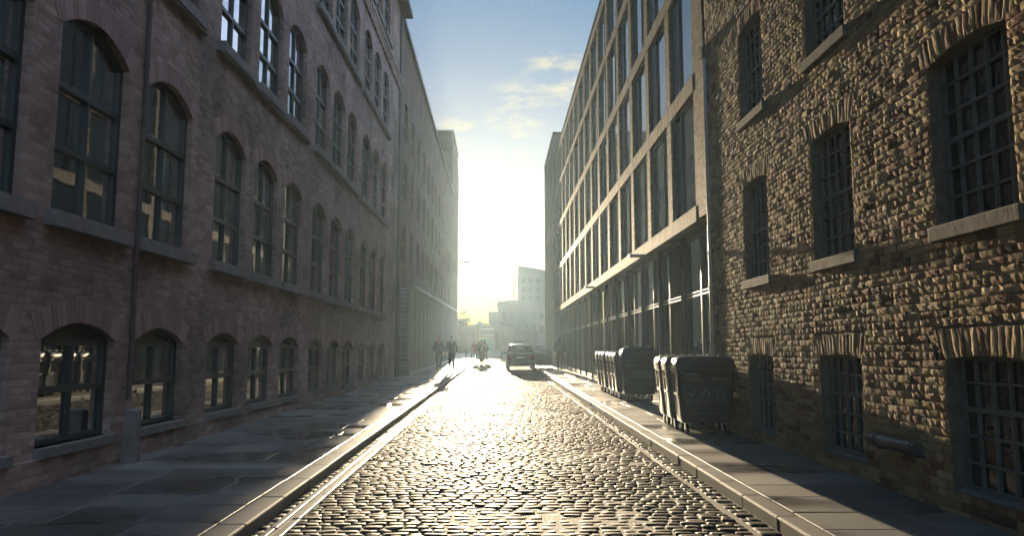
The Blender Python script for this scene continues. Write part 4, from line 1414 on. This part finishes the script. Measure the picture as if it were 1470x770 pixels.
# cloud kept to the right-hand side, so the right wall's shade stays dark
cfo = math_n(nt, 'MULTIPLY', cfo, ramp(nt, math_n(nt, 'MULTIPLY_ADD', sp.outputs[0], 0.5), [(0.46, (0, 0, 0)), (0.62, (1, 1, 1))]))
# the few small golden clouds seen in the gap
mask = None
for (px, py, r0) in ((745, 165, 0.06), (800, 112, 0.06), (655, 182, 0.035), (742, 226, 0.022)):
    a = (px - 735) / F; b = -(py - 385) / F
    d_ = (f_ + r_ * a + u_ * b).normalized()
    ds = nt.a('ShaderNodeVectorMath', operation='DISTANCE'); nt.c(tc, ds.inputs[0]); ds.inputs[1].default_value = d_
    mr = nt.a('ShaderNodeMapRange', interpolation_type='SMOOTHSTEP'); nt.c(ds.outputs['Value'], mr.inputs[0])
    mr.inputs[1].default_value = r0; mr.inputs[2].default_value = r0 * 0.25; mr.inputs[3].default_value = 0; mr.inputs[4].default_value = 1
    mask = mr.outputs[0] if mask is None else math_n(nt, 'MAXIMUM', mask, mr.outputs[0])
mp2 = nt.a('ShaderNodeMapping'); mp2.inputs['Scale'].default_value = (20, 20, 60); nt.c(tc, mp2.inputs[0])
cm2 = ramp(nt, noise_tex(nt, mp2.outputs[0], 1.0, 9, 0.6), [(0.46, (0, 0, 0)), (0.66, (1, 1, 1))])
cf = math_n(nt, 'MULTIPLY', math_n(nt, 'MULTIPLY', mask, cm2), 0.8)
gm = nt.a('ShaderNodeGamma'); gm.inputs[1].default_value = 0.46; nt.c(sky.outputs[0], gm.inputs[0])
hs = nt.a('ShaderNodeHueSaturation'); hs.inputs['Hue'].default_value = 0.508; hs.inputs['Saturation'].default_value = 2.2; nt.c(gm.outputs[0], hs.inputs['Color'])
col = mixc(nt, cf, hs.outputs[0], (3.0, 2.7, 1.9))
nt.c(mixc(nt, cfo, col, (4.2, 5.2, 7.2)), bgn.inputs['Color'])
bgn.inputs['Strength'].default_value = 0.074

sl = bpy.data.lights.new('sun', 'SUN'); sl.energy = 4.2; sl.angle = rad(0.5); sl.color = (1.0, 0.79, 0.52)
so = bpy.data.objects.new('sun', sl); COL.objects.link(so)
sd = Vector((-math.sin(SUN_AZ) * math.cos(SUN_EL), math.cos(SUN_AZ) * math.cos(SUN_EL), math.sin(SUN_EL)))
so.rotation_euler = sd.to_track_quat('Z', 'Y').to_euler()
so.location = (0, 0, 40)

# ------------------------------------------------------------------ CAMERA
cd = bpy.data.cameras.new('camera'); cd.sensor_width = 36; cd.lens = 36 * F / 1470
cd.clip_start = 0.05; cd.clip_end = 2000
co = bpy.data.objects.new('camera', cd); COL.objects.link(co)
mx = Matrix((r_, u_, -f_)).transposed().to_4x4(); mx.translation = (0, 0, HC)
co.matrix_world = mx
SC.camera = co

SC.view_settings.view_transform = 'Standard'
SC.view_settings.look = 'None'
SC.view_settings.gamma = 1
SC.view_settings.exposure = 1.95
SC.render.engine = 'CYCLES'
cy = SC.cycles
cy.use_denoising = True
cy.max_bounces = 6; cy.diffuse_bounces = 3; cy.glossy_bounces = 3; cy.transmission_bounces = 4; cy.volume_bounces = 1
cy.sample_clamp_indirect = 6
